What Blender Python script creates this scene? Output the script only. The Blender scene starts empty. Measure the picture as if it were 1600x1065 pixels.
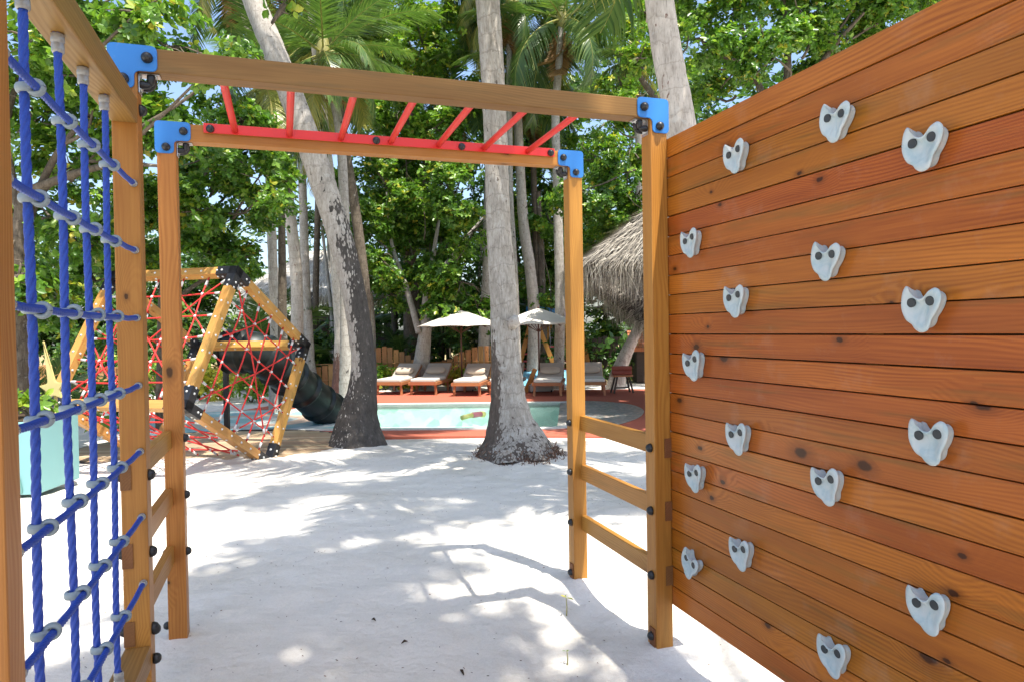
import bpy, bmesh, math, random
import numpy as np
from mathutils import Vector, Matrix, Quaternion, noise
R = math.radians
sc = bpy.context.scene
col = sc.collection
rnd = random.Random(7)

# ------------------------------------------------------------------ camera
EYE = 1.6
F_, PIT, ROL = 1071.29, .0161, -.0163
cam_d = bpy.data.cameras.new('camera')
cam_d.lens = F_ / 1600 * 36; cam_d.sensor_width = 36; cam_d.clip_start = .05; cam_d.clip_end = 600
cam = bpy.data.objects.new('camera', cam_d); col.objects.link(cam)
cam.matrix_world = Matrix.Translation((0, 0, EYE)) @ Matrix.Rotation(R(90) - PIT, 4, 'X') @ Matrix.Rotation(ROL, 4, 'Z')
sc.camera = cam

# ------------------------------------------------------------------ light
SUN = Vector((.62, -.78, 2.6)).normalized()
w = bpy.data.worlds.new('World'); sc.world = w; w.use_nodes = True
nt = w.node_tree; nt.nodes.clear()
sky = nt.nodes.new('ShaderNodeTexSky'); sky.sky_type = 'NISHITA'; sky.sun_disc = False
sky.sun_elevation = math.asin(SUN.z); sky.sun_rotation = math.atan2(SUN.x, SUN.y)
sky.air_density = 1.0; sky.dust_density = 2.0; sky.ozone_density = 1.5
bg = nt.nodes.new('ShaderNodeBackground'); bg.inputs[1].default_value = .135
wo = nt.nodes.new('ShaderNodeOutputWorld')
nt.links.new(sky.outputs[0], bg.inputs[0]); nt.links.new(bg.outputs[0], wo.inputs[0])
sl = bpy.data.lights.new('sun', 'SUN'); sl.energy = 4.2; sl.angle = R(.53); sl.color = (1, .95, .87)
so = bpy.data.objects.new('sun', sl); col.objects.link(so); so.location = (5, -5, 20)
so.rotation_euler = SUN.to_track_quat('Z', 'Y').to_euler()
vs = sc.view_settings
vs.view_transform = 'Standard'; vs.look = 'None'; vs.gamma = 1; vs.use_curve_mapping = False
vs.exposure = 1.22
sc.cycles.max_bounces = 7; sc.cycles.diffuse_bounces = 4; sc.cycles.transparent_max_bounces = 8
sc.cycles.sample_clamp_indirect = 8

# ------------------------------------------------------------------ measuring helpers
def ray(x, y):
    a = x - 800; b = y - 532.5; c, s = math.cos(ROL), math.sin(ROL)
    u = a * c + b * s; v = -a * s + b * c
    X = u / F_; z = -v / F_
    return Vector((X, math.cos(PIT) + z * math.sin(PIT), -math.sin(PIT) + z * math.cos(PIT)))
def at(x, y, D):
    r = ray(x, y); return r / r.y * D + Vector((0, 0, EYE))
def gnd(x, y, z=0.):
    r = ray(x, y); return r * ((z - EYE) / r.z) + Vector((0, 0, EYE))

# ------------------------------------------------------------------ node helpers
class NT:
    def __init__(s, name):
        s.m = bpy.data.materials.new(name); s.m.use_nodes = True; s.t = s.m.node_tree
        s.t.nodes.clear(); s.out = s.n('OutputMaterial')
    def n(s, t, **k):
        o = s.t.nodes.new('ShaderNode' + t)
        for a, b in k.items():
            if hasattr(o, a): setattr(o, a, b)
        return o
    def l(s, a, b): s.t.links.new(a, b)
    def put(s, sock, v):
        if hasattr(v, 'is_linked'): s.l(v, sock)
        else: sock.default_value = (*v, 1) if isinstance(v, tuple) and len(v) == 3 and sock.type == 'RGBA' else v
    def math(s, op, a, b=0., c=None, clamp=False):
        o = s.n('Math', operation=op); o.use_clamp = clamp
        s.put(o.inputs[0], a); s.put(o.inputs[1], b)
        if c is not None: s.put(o.inputs[2], c)
        return o.outputs[0]
    def mix(s, f, a, b, mode='MIX'):
        o = s.n('Mix'); o.data_type = 'RGBA'; o.blend_type = mode
        s.put(o.inputs[0], f); s.put(o.inputs[6], a); s.put(o.inputs[7], b)
        return o.outputs[2]
    def coord(s, k='Object'): return s.n('TexCoord').outputs[k]
    def map(s, v, scale=(1, 1, 1), loc=(0, 0, 0)):
        o = s.n('Mapping'); s.l(v, o.inputs[0])
        if hasattr(loc, 'is_linked'): s.l(loc, o.inputs['Location'])
        else: o.inputs['Location'].default_value = loc
        o.inputs['Scale'].default_value = scale
        return o.outputs[0]
    def noise(s, v, scale, detail=3, rough=.5, dist=0., out='Fac'):
        o = s.n('TexNoise'); 
        if v is not None: s.l(v, o.inputs['Vector'])
        o.inputs['Scale'].default_value = scale; o.inputs['Detail'].default_value = detail
        o.inputs['Roughness'].default_value = rough; o.inputs['Distortion'].default_value = dist
        return o.outputs[out]
    def vor(s, v, scale, out='Distance', feature='F1'):
        o = s.n('TexVoronoi'); o.feature = feature; s.l(v, o.inputs['Vector']); o.inputs['Scale'].default_value = scale
        return o.outputs[out]
    def ramp(s, f, stops, interp='LINEAR'):
        o = s.n('ValToRGB'); s.l(f, o.inputs[0]); o.color_ramp.interpolation = interp
        e = o.color_ramp.elements
        while len(e) < len(stops): e.new(.5)
        for i, (p, c) in enumerate(stops):
            e[i].position = p; e[i].color = (*c, 1) if isinstance(c, tuple) else (c, c, c, 1)
        return o.outputs[0]
    def rng(s, v, a, b, c=0., d=1.):
        o = s.n('MapRange'); s.put(o.inputs[0], v)
        for i, x in enumerate((a, b, c, d)): s.put(o.inputs[i + 1], x)
        return o.outputs[0]
    def bump(s, h, st=.3, d=.01, nrm=None):
        o = s.n('Bump'); o.inputs['Strength'].default_value = st; o.inputs['Distance'].default_value = d
        s.l(h, o.inputs['Height'])
        if nrm is not None: s.l(nrm, o.inputs['Normal'])
        return o.outputs[0]
    def attr(s, name): return s.n('Attribute', attribute_name=name).outputs['Fac']
    def rand(s): return s.n('ObjectInfo').outputs['Random']
    def bsdf(s, color, rough=.5, bump=None, spec=.5, metal=0., coat=0., **k):
        o = s.n('BsdfPrincipled'); s.put(o.inputs['Base Color'], color); s.put(o.inputs['Roughness'], rough)
        o.inputs['Specular IOR Level'].default_value = spec; o.inputs['Metallic'].default_value = metal
        o.inputs['Coat Weight'].default_value = coat; o.inputs['Coat Roughness'].default_value = .25
        if bump is not None: s.l(bump, o.inputs['Normal'])
        for a, b in k.items(): s.put(o.inputs[a.replace('_', ' ')], b)
        s.l(o.outputs[0], s.out.inputs[0]); return o

def m_plain(name, c, rough=.5, spec=.5, var=.12, bs=60, bst=.1, metal=0.):
    t = NT(name); v = t.coord(); n = t.noise(v, 7, 4, .6)
    c2 = tuple(x * (1 - var * 2) for x in c)
    t.bsdf(t.mix(n, c2, c), t.rng(n, .2, .8, rough - .08, rough + .08), t.bump(t.noise(v, bs, 3), bst, .002), spec, metal)
    return t.m

def m_wood(name, light, dark, streak, knots=1., rough=.42, vary=.35, dirt=0.):
    """planed pine with long grain on local X, knots with flowing rings, a per-piece tone"""
    t = NT(name); obj = t.coord(); rd = t.rand()
    off = t.n('CombineXYZ'); t.l(t.math('MULTIPLY', rd, 37.), off.inputs[0]); t.l(t.math('MULTIPLY', rd, 71.3), off.inputs[1]); t.l(t.math('MULTIPLY', rd, 13.7), off.inputs[2])
    ad = t.n('VectorMath', operation='ADD'); t.l(obj, ad.inputs[0]); t.l(off.outputs[0], ad.inputs[1]); P = ad.outputs[0]
    s3 = t.n('SeparateXYZ'); t.l(P, s3.inputs[0]); c3 = t.n('CombineXYZ'); t.l(t.math('MULTIPLY', s3.outputs[0], 3.6), c3.inputs[0]); t.l(t.math('MULTIPLY', t.math('ADD', s3.outputs[1], s3.outputs[2]), 6.3), c3.inputs[1])
    kv = c3.outputs[0]
    vo = t.n('TexVoronoi'); vo.voronoi_dimensions = '2D'; t.l(kv, vo.inputs['Vector']); vo.inputs['Scale'].default_value = 1.; vo.inputs['Randomness'].default_value = .9
    kd = vo.outputs['Distance']; sp = t.n('SeparateColor'); t.l(vo.outputs['Color'], sp.inputs[0])
    gate = t.math('GREATER_THAN', sp.outputs[0], 1 - .25 * knots)
    halo = t.math('MULTIPLY', t.rng(kd, .0, .5, 1., 0.), gate)
    warp = t.noise(t.map(P, (.75, 4, 4)), 1.1, 2, .45)
    sx = t.n('SeparateXYZ'); t.l(P, sx.inputs[0])
    rad = t.math('ADD', t.math('MULTIPLY', sx.outputs[1], 1.), t.math('MULTIPLY', sx.outputs[2], 1.3))
    ringc = t.math('ADD', t.math('MULTIPLY', rad, 62.), t.math('ADD', t.math('MULTIPLY', warp, 15.), t.math('MULTIPLY', halo, 5.)))
    rings = t.math('MULTIPLY_ADD', t.math('SINE', t.math('MULTIPLY', ringc, 6.283)), .5, .5)
    fine = t.noise(t.map(P, (4, 160, 160)), 1., 3, .6)
    broad = t.noise(t.map(P, (.7, 7, 7)), 1.6, 3, .55)
    g = t.math('ADD', t.math('MULTIPLY', rings, t.rng(t.noise(t.map(P, (.8, 3, 3)), 1.4, 2), .38, .66, .03, .30)), t.math('ADD', t.math('MULTIPLY', fine, .42), t.math('MULTIPLY', broad, .56)))
    c = t.ramp(g, [(.33, dark), (.53, tuple((a + b) / 2 for a, b in zip(light, dark))), (.74, light)])
    c = t.mix(t.math('MULTIPLY', t.rng(t.noise(t.map(P, (.9, 11, 11)), 1.7, 4, .6), .56, .72), .75), c, streak)
    r4 = t.math('FRACT', t.math('MULTIPLY', rd, 53.7)); c = t.mix(t.rng(r4, .62, .8, 0., .26 * min(1, vary * 4)), c, t.mix(g, tuple(x * y for x, y in zip(dark, (.95, 1.5, 1.6))), tuple(x * y for x, y in zip(light, (.80, 1.28, 1.6)))))
    # per piece tone
    hs = t.n('HueSaturation'); t.l(c, hs.inputs['Color'])
    t.l(t.rng(rd, 0, 1, .492, .508), hs.inputs['Hue'])
    r2 = t.math('FRACT', t.math('MULTIPLY', rd, 17.31)); t.l(t.rng(r2, 0, 1, 1 - vary, 1 + vary * .55), hs.inputs['Value'])
    c = hs.outputs[0]
    kdn = t.math('ADD', kd, t.math('MULTIPLY', t.math('SUBTRACT', t.noise(P, 60, 2), .5), .05)); kdn = t.math('MULTIPLY', kdn, t.rng(sp.outputs[1], 0, 1, .65, 2.2)); knot = t.math('MULTIPLY', t.rng(kdn, .058, .088, 1., 0.), gate)
    ring2 = t.math('MULTIPLY', t.math('MULTIPLY', t.rng(kdn, .05, .22, .6, 0.), gate), 1.)
    c = t.mix(ring2, c, tuple(x * .38 for x in dark))
    c = t.mix(t.math('MULTIPLY', knot, .88), c, tuple(x * .13 for x in dark))
    if dirt:
        c = t.mix(t.math('MULTIPLY', t.rng(t.noise(P, 5, 5, .7), .55, .75), dirt), c, (.5, .45, .38))
    h = t.math('ADD', t.math('MULTIPLY', g, .6), t.math('MULTIPLY', knot, -.4))
    t.bsdf(c, t.rng(g, .2, .8, rough + .1, rough - .05), t.bump(h, .22, .002), .3)
    return t.m

M = {}
M['plank'] = m_wood('stained_plank', (.46, .132, .014), (.25, .056, .005), (.19, .085, .014), 1.0, .34, .17, .10)
M['post'] = m_wood('oiled_post', (.46, .205, .040), (.31, .115, .018), (.28, .12, .022), .6, .42, .10)
M['beam'] = m_wood('shaded_beam', (.30, .165, .042), (.20, .10, .022), (.15, .095, .028), .4, .45, .10)  # the front beam's shade is put into this darker, browner wood colour
M['rung'] = m_wood('rung_wood', (.44, .20, .04), (.30, .115, .018), (.26, .12, .025), .5, .42, .12)
M['endgrain'] = m_wood('end_grain', (.22, .085, .028), (.15, .055, .018), (.16, .07, .03), .0, .6, .1)
M['cubewood'] = m_wood('honey_beam', (.54, .29, .08), (.40, .175, .04), (.36, .15, .035), .7, .4, .12)
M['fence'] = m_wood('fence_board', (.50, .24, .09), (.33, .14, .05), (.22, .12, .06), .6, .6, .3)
M['lounge_wood'] = m_wood('teak', (.47, .19, .085), (.33, .12, .05), (.30, .12, .05), .0, .45, .1)
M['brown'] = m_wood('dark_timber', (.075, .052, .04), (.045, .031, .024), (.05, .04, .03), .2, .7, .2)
M['deckboard'] = m_wood('grey_deck_board', (.50, .34, .20), (.38, .25, .15), (.38, .30, .22), .2, .65, .25)
M['swing'] = m_wood('swing_timber', (.62, .30, .08), (.48, .20, .045), (.45, .19, .05), .3, .45, .1)

def m_plastic(name, c, rough=.35, scratch=.1):
    t = NT(name); v = t.coord()
    n = t.noise(v, 5, 5, .65); s_ = t.rng(t.noise(v, 55, 4, .7), .62, .75)
    cc = t.mix(t.math('MULTIPLY', s_, scratch), t.mix(n, tuple(x * .85 for x in c), c), (.6, .6, .58))
    t.bsdf(cc, t.rng(n, .3, .7, rough - .06, rough + .1), t.bump(t.noise(v, 90, 2), .06, .001), .5)
    return t.m
M['blue_plate'] = m_plastic('blue_plate', (.03, .20, .55), .4)
M['red_metal'] = m_plastic('red_powder_coat', (.72, .028, .02), .33, .05)
M['black_dome'] = m_plastic('black_cap', (.012, .012, .013), .38, .08)
M['bracket'] = m_plastic('black_steel', (.012, .012, .014), .42, .15)
M['clip'] = m_plastic('grey_plastic', (.235, .285, .305), .42, .1)
M['silver'] = m_plain('zinc', (.6, .6, .6), .35, .5, .1, metal=.85)
M['bolt'] = m_plain('pale_bolt', (.62, .62, .60), .35, .5, .1)
M['dark_hole'] = m_plain('dark_socket', (.035, .04, .042), .5)
M['beige'] = m_plain('beige_cloth', (.52, .42, .33), .9, .1, .1, 200, .3)
M['taupe'] = m_plain('taupe_cloth', (.44, .37, .31), .9, .1, .1, 200, .3)
M['white_cloth'] = m_plain('cream_cloth', (.66, .62, .55), .9, .1, .06, 200, .3)
M['towel'] = m_plain('red_towel', (.38, .11, .08), .95, .05, .2, 300, .6)
M['pole'] = m_plain('dark_wood_pole', (.10, .035, .02), .5)
M['grey_case'] = m_plain('grey_weight', (.42, .41, .39), .7)
M['net_red'] = m_plain('red_rope', (.66, .04, .035), .6, .3, .15, 400, .5)
M['clamp'] = m_plain('white_clamp', (.68, .66, .64), .4)
M['pipe_pink'] = m_plain('pink_rope', (.60, .09, .10), .6)
M['yellow'] = m_plain('yellow_float', (.72, .68, .22), .5)
M['pinkp'] = m_plain('pink_float', (.7, .22, .25), .5)
M['teal'] = m_plain('pale_teal_paint', (.20, .40, .40), .55, .4, .06)
M['teal2'] = m_plain('green_teal_paint', (.12, .27, .24), .55, .4, .06)
M['cream_yellow'] = m_plain('cream_yellow_paint', (.68, .56, .22), .5)
M['tarp'] = m_plain('blue_canvas', (.03, .24, .62), .6)
M['tarp2'] = m_plain('pale_blue_rubber', (.18, .45, .62), .6)
M['terracotta'] = m_plain('terracotta', (.46, .155, .06), .75, .3, .2, 50, .4)
M['soil'] = m_plain('soil', (.09, .06, .04), .95, .1, .3, 20, .8)

t = NT('blue_rope_fibre'); v = t.coord()
n_ = t.noise(t.map(v, (60, 60, 60)), 4, 3, .7)
t.bsdf(t.mix(n_, (.007, .032, .22), (.018, .07, .42)), .48, t.bump(n_, .5, .002), .45)
M['rope'] = t.m
t = NT('clear_ferrule'); v = t.coord()
t.bsdf(t.mix(t.noise(v, 60, 3), (.15, .145, .135), (.36, .35, .33)), .18, t.bump(t.noise(v, 80, 2), .3, .002), .7)
M['ferrule'] = t.m
t = NT('marbled_hold'); v = t.coord(); rd = t.rand()
cx = t.n('CombineXYZ'); t.l(t.math('MULTIPLY', rd, 31.), cx.inputs[0]); n_ = t.noise(t.map(v, (1, 1, 1), cx.outputs[0]), 2.2, 4, .6, 1.2)
cc = t.ramp(n_, [(.3, (.34, .44, .46)), (.5, (.46, .52, .51)), (.7, (.53, .55, .53))])
t.bsdf(cc, .42, t.bump(t.noise(v, 300, 3, .7), .15, .0008), .45, Subsurface_Weight=.12, Subsurface_Radius=(.02, .02, .02), Subsurface_Scale=.3)
M['hold'] = t.m
# slide: black-green polyethylene
t = NT('black_green_slide'); v = t.coord(); n_ = t.noise(v, 2.2, 5, .65, .4)
t.bsdf(t.ramp(n_, [(.35, (.006, .008, .008)), (.6, (.010, .016, .015)), (.78, (.025, .05, .046))]), t.rng(n_, .3, .7, .28, .5), t.bump(t.noise(v, 40, 3), .1, .003), .4)
M['slide'] = t.m
# sand
t = NT('coral_sand'); v = t.coord()
g1 = t.math('ADD', t.math('MULTIPLY', t.noise(v, 230, 3, .8), .6), t.math('MULTIPLY', t.noise(v, 60, 5, .8), .4)); g2 = t.noise(v, 22, 4, .6); g3 = t.noise(v, 3.2, 4, .55)
grit = t.rng(t.vor(v, 55, 'Distance'), .02, .10, 1., 0.); gg = t.math('MULTIPLY', grit, t.rng(t.noise(v, 9, 3), .5, .72))
c = t.ramp(g1, [(.25, (.58, .535, .46)), (.5, (.735, .69, .61)), (.8, (.84, .80, .72))])
c = t.mix(t.rng(g3, .35, .75, 0., .25), c, (.66, .63, .58))
c = t.mix(t.math('MULTIPLY', gg, .75), c, (.27, .24, .20))
sepp = t.n('SeparateXYZ'); t.l(v, sepp.inputs[0])
# leaf mould and earth under the far planting
far = t.math('ADD', t.rng(sepp.outputs[1], 23.5, 26.5, 0., 1.), t.math('MULTIPLY', t.math('SUBTRACT', t.noise(v, .8, 5, .6), .5), 1.2), clamp=True)
litter = t.ramp(t.noise(v, 14, 6, .8), [(.3, (.10, .06, .03)), (.5, (.33, .25, .11)), (.7, (.45, .36, .17))])
c = t.mix(far, c, litter)
h = t.math('ADD', t.math('MULTIPLY', g1, .35), t.math('ADD', t.math('MULTIPLY', g2, .9), t.math('MULTIPLY', t.noise(v, 7, 3, .5), 2.6)))
t.bsdf(c, .9, t.bump(h, .8, .016), .15)
M['sand'] = t.m
t = NT('red_rubber'); v = t.coord(); n_ = t.noise(v, 240, 3, .8)
t.bsdf(t.mix(t.rng(t.noise(v, 1.2, 4, .6), .3, .8, 0, .35), t.mix(n_, (.34, .085, .05), (.47, .14, .085)), (.36, .13, .09)), .85, t.bump(n_, .4, .004), .2)
M['rubber'] = t.m
t = NT('coping_stone'); v = t.coord(); n_ = t.noise(v, 20, 5, .7)
t.bsdf(t.mix(n_, (.42, .42, .39), (.66, .65, .60)), .6, t.bump(n_, .3, .004), .4)
M['coping'] = t.m
t = NT('mosaic_tile'); v = t.coord(); vo = t.n('TexVoronoi'); t.l(v, vo.inputs['Vector']); vo.inputs['Scale'].default_value = 14
sp = t.n('SeparateColor'); t.l(vo.outputs['Color'], sp.inputs[0])
t.bsdf(t.ramp(sp.outputs[0], [(0., (.10, .13, .13)), (.4, (.24, .25, .23)), (.7, (.36, .27, .22)), (1., (.45, .44, .40))]), .35, t.bump(vo.outputs['Distance'], .3, .005), .5)
M['mosaic'] = t.m
t = NT('pool_floor_tile_sparkle'); v = t.coord(); vo = t.n('TexVoronoi'); t.l(v, vo.inputs['Vector']); vo.inputs['Scale'].default_value = 4
sp = t.n('SeparateColor'); t.l(vo.outputs['Color'], sp.inputs[0])
big = t.noise(v, .8, 3)
t.bsdf(t.mix(t.rng(sp.outputs[0], 0, 1, 0, .8), t.mix(big, (.32, .56, .52), (.56, .74, .67)), (.84, .88, .82)), .5, None, .4)  # whitish cells put the water's white sparkle into the floor colour
M['poolfloor'] = t.m
t = NT('pool_water'); v = t.coord()
nn = t.bump(t.math('ADD', t.noise(t.map(v, (1, 2.4, 1)), 4.5, 4, .65, .5), t.math('MULTIPLY', t.noise(v, 11, 3), .3)), 1., .09)
gl = t.n('BsdfGlossy'); gl.inputs['Roughness'].default_value = .04; t.l(nn, gl.inputs['Normal'])
tr = t.n('BsdfTransparent'); tr.inputs[0].default_value = (.86, .95, .93, 1)
fr_ = t.n('Fresnel'); fr_.inputs[0].default_value = 1.33; t.l(nn, fr_.inputs['Normal'])
mx = t.n('MixShader'); t.l(t.math('MULTIPLY', fr_.outputs[0], .8, clamp=True), mx.inputs[0]); t.l(tr.outputs[0], mx.inputs[1]); t.l(gl.outputs[0], mx.inputs[2]); t.l(mx.outputs[0], t.out.inputs[0])
M['water'] = t.m
t = NT('splash_pad_rubber'); v = t.coord()
vl = t.n('VectorMath', operation='LENGTH'); t.l(v, vl.inputs[0])
ringn = t.math('ADD', vl.outputs['Value'], t.math('MULTIPLY', t.noise(v, .9, 2), .5))
c = t.ramp(t.math('FRACT', t.math('MULTIPLY', ringn, .38)), [(0., (.30, .52, .50)), (.28, (.58, .66, .62)), (.45, (.62, .45, .33)), (.62, (.26, .50, .52)), (.85, (.62, .68, .66))], 'CONSTANT')
t.bsdf(c, .35, t.bump(t.noise(v, 120, 2), .3, .003), .5)
M['splash'] = t.m

def m_leaf(name, stops, trans=.32, gloss=.36):
    t = NT(name); a = t.attr('tint'); v = t.coord()
    c = t.ramp(a, stops)
    c = t.mix(t.rng(t.noise(v, .6, 2), .4, .65, 0., .35), c, t.mix(.5, c, stops[0][1]))
    p = t.bsdf(c, gloss, None, .45)
    tl = t.n('BsdfTranslucent'); t.l(t.mix(1., c, (1.35, 1.5, .6), 'MULTIPLY'), tl.inputs[0])
    mx = t.n('MixShader'); mx.inputs[0].default_value = trans
    t.l(p.outputs[0], mx.inputs[1]); t.l(tl.outputs[0], mx.inputs[2]); t.l(mx.outputs[0], t.out.inputs[0])
    return t.m
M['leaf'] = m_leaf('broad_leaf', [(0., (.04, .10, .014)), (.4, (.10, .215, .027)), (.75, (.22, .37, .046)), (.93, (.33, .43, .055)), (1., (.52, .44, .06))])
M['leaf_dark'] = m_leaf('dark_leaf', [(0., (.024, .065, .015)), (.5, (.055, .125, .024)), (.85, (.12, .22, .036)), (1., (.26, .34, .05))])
M['leaf_lime'] = m_leaf('lime_leaf', [(0., (.09, .20, .025)), (.5, (.17, .30, .035)), (.85, (.34, .44, .05)), (1., (.58, .50, .06))])
M['leaf_yellow'] = m_leaf('yellow_leaf', [(0., (.28, .30, .04)), (.5, (.50, .46, .06)), (1., (.65, .55, .09))])
M['frond'] = m_leaf('palm_blade', [(0., (.04, .085, .026)), (.5, (.09, .16, .042)), (.85, (.20, .26, .07)), (1., (.45, .40, .12))], .3, .3)
M['frond_yellow'] = m_leaf('ripe_palm_blade', [(0., (.16, .19, .05)), (.5, (.34, .33, .08)), (1., (.50, .38, .10))], .3, .35)
M['frond_dead'] = m_leaf('dead_palm_blade', [(0., (.12, .06, .025)), (.5, (.30, .16, .05)), (1., (.42, .28, .12))], .15, .7)
M['rachis'] = m_plain('frond_stalk', (.33, .30, .09), .5)
M['thatch_strand'] = m_leaf('thatch_strand', [(0., (.09, .08, .07)), (.5, (.24, .21, .17)), (1., (.50, .455, .385))], .05, .9)
M['thatch_pale'] = m_leaf('pale_thatch_strand', [(0., (.40, .37, .33)), (.5, (.58, .55, .50)), (1., (.72, .70, .65))], .05, .9)
M['husk'] = m_leaf('root_fibre', [(0., (.07, .035, .02)), (.5, (.20, .10, .06)), (1., (.34, .22, .15))], .0, .9)

def m_bark(name, light, mid, dark, stain=(.03, .026, .023), moss=0.):
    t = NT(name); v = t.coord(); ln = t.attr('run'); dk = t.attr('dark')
    n1 = t.noise(t.map(v, (3, 3, 1.2)), 3., 6, .7); n2 = t.noise(t.map(v, (24, 24, 7)), 1., 5, .7)
    rg = t.math('FRACT', t.math('ADD', t.math('MULTIPLY', ln, 4.2), t.math('MULTIPLY', t.noise(v, 3.5, 4, .6), 1.5)))
    rl = t.rng(rg, .0, .10, 1., 0.)
    c = t.ramp(t.math('ADD', t.math('MULTIPLY', n1, .55), t.math('MULTIPLY', n2, .5)), [(.3, dark), (.5, mid), (.68, light)])
    c = t.mix(t.math('MULTIPLY', rl, .6), c, dark); fb = t.noise(t.map(v, (75, 75, 9)), 1., 4, .7); c = t.mix(t.math('MULTIPLY', t.rng(fb, .52, .68), .55), c, tuple(x * .45 for x in dark))
    c = t.mix(t.math('MULTIPLY', t.rng(t.noise(v, 4.4, 4, .7), .62, .68), .4), c, (.55, .54, .50))
    nb = t.math('ADD', t.math('MULTIPLY', t.noise(t.map(v, (7, 7, 3)), 1., 6, .75), .8), t.math('MULTIPLY', t.vor(t.map(v, (30, 30, 11)), 1., 'Distance'), .35))
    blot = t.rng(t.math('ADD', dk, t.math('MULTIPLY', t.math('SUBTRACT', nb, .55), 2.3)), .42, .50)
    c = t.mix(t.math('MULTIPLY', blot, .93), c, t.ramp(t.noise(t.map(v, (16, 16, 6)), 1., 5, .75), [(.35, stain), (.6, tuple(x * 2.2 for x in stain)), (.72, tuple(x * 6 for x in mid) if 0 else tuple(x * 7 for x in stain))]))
    cr = t.noise(t.map(v, (40, 40, 7)), 1., 4, .8)
    h = t.math('ADD', t.math('ADD', t.math('MULTIPLY', n2, 1.), t.math('MULTIPLY', rg, -.35)), t.math('MULTIPLY', cr, .7))
    t.bsdf(c, .85, t.bump(h, .8, .012), .2)
    return t.m
M['bark'] = m_bark('coconut_bark', (.54, .50, .45), (.38, .345, .30), (.21, .185, .16))
M['bark_brown'] = m_bark('weathered_bark', (.50, .465, .415), (.345, .31, .265), (.17, .145, .12), (.055, .042, .034))
M['bark_pale'] = m_bark('pale_palm_bark', (.62, .56, .49), (.47, .415, .355), (.28, .24, .20), (.10, .055, .04))
M['bark_dark'] = m_bark('dark_bark', (.20, .165, .125), (.12, .095, .07), (.05, .04, .03))  # dark brown bark, one tone for trunks, branches and twigs

# ------------------------------------------------------------------ object helpers
def tag(o, label=None, cat=None, group=None, kind=None):
    if label: o['label'] = label
    if cat: o['category'] = cat
    if group: o['group'] = group
    if kind: o['kind'] = kind
    return o
def link(name, me, mat=None, parent=None, mtx=None):
    o = bpy.data.objects.new(name, me); col.objects.link(o)
    if mat is not None and me is not None and not me.materials: me.materials.append(mat)
    if parent: o.parent = parent
    if mtx is not None: o.matrix_basis = mtx
    return o
def thing(name, label, cat, loc=(0, 0, 0), rz=0., group=None):
    o = bpy.data.objects.new(name, None); col.objects.link(o); o.empty_display_size = .2
    o.location = loc; o.rotation_euler = (0, 0, rz)
    return tag(o, label, cat, group)
def smooth(me, on=True):
    me.polygons.foreach_set('use_smooth', [on] * len(me.polygons)); return me
def np_mesh(name, V, Fq, sm=False, tint=None, extra=None):
    V = np.asarray(V, np.float32); Fq = np.asarray(Fq, np.int32)
    me = bpy.data.meshes.new(name); n, k = Fq.shape
    me.vertices.add(len(V)); me.vertices.foreach_set('co', V.ravel())
    me.loops.add(n * k); me.loops.foreach_set('vertex_index', Fq.ravel())
    me.polygons.add(n); me.polygons.foreach_set('loop_start', np.arange(0, n * k, k, dtype=np.int32))
    me.update(calc_edges=True)
    if sm: smooth(me)
    if tint is not None:
        a = me.attributes.new('tint', 'FLOAT', 'POINT'); a.data.foreach_set('value', np.asarray(tint, np.float32))
    for kx, vx in (extra or {}).items():
        a = me.attributes.new(kx, 'FLOAT', 'POINT'); a.data.foreach_set('value', np.asarray(vx, np.float32))
    return me
def bm_mesh(name, bm, sm=False):
    bmesh.ops.recalc_face_normals(bm, faces=bm.faces)
    me = bpy.data.meshes.new(name); bm.to_mesh(me); bm.free()
    if sm: smooth(me)
    return me
_bc = {}
def box_mesh(lx, ly, lz, bev=.004, seg=2):
    k = (round(lx, 4), round(ly, 4), round(lz, 4), bev, seg)
    if k in _bc: return _bc[k]
    bm = bmesh.new(); bmesh.ops.create_cube(bm, size=1); bmesh.ops.scale(bm, vec=(lx, ly, lz), verts=bm.verts)
    if bev: bmesh.ops.bevel(bm, geom=list(bm.edges), offset=bev, segments=seg, affect='EDGES', profile=.6)
    me = bm_mesh('box', bm); _bc[k] = me; return me
def axes(d, up=Vector((0, 0, 1))):
    x = Vector(d).normalized(); up = Vector(up)
    if abs(x.dot(up)) > .98: up = Vector((0, 1, 0)) if abs(x.y) < .9 else Vector((1, 0, 0))
    y = up.cross(x).normalized(); z = x.cross(y).normalized()
    return Matrix((x, y, z)).transposed()
def beam(name, a, b, wy, wz, mat, parent=None, up=(0, 0, 1), bev=.004, seg=2):
    a, b = Vector(a), Vector(b); d = b - a
    me = box_mesh(d.length, wy, wz, bev, seg)
    if not me.materials: me.materials.append(mat)
    elif me.materials[0] != mat:
        me = me.copy(); me.materials[0] = mat
        _bc[(round(d.length, 4), round(wy, 4), round(wz, 4), bev, seg, mat.name)] = me
    return link(name, me, None, parent, Matrix.Translation((a + b) / 2) @ axes(d, up).to_4x4())
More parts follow.
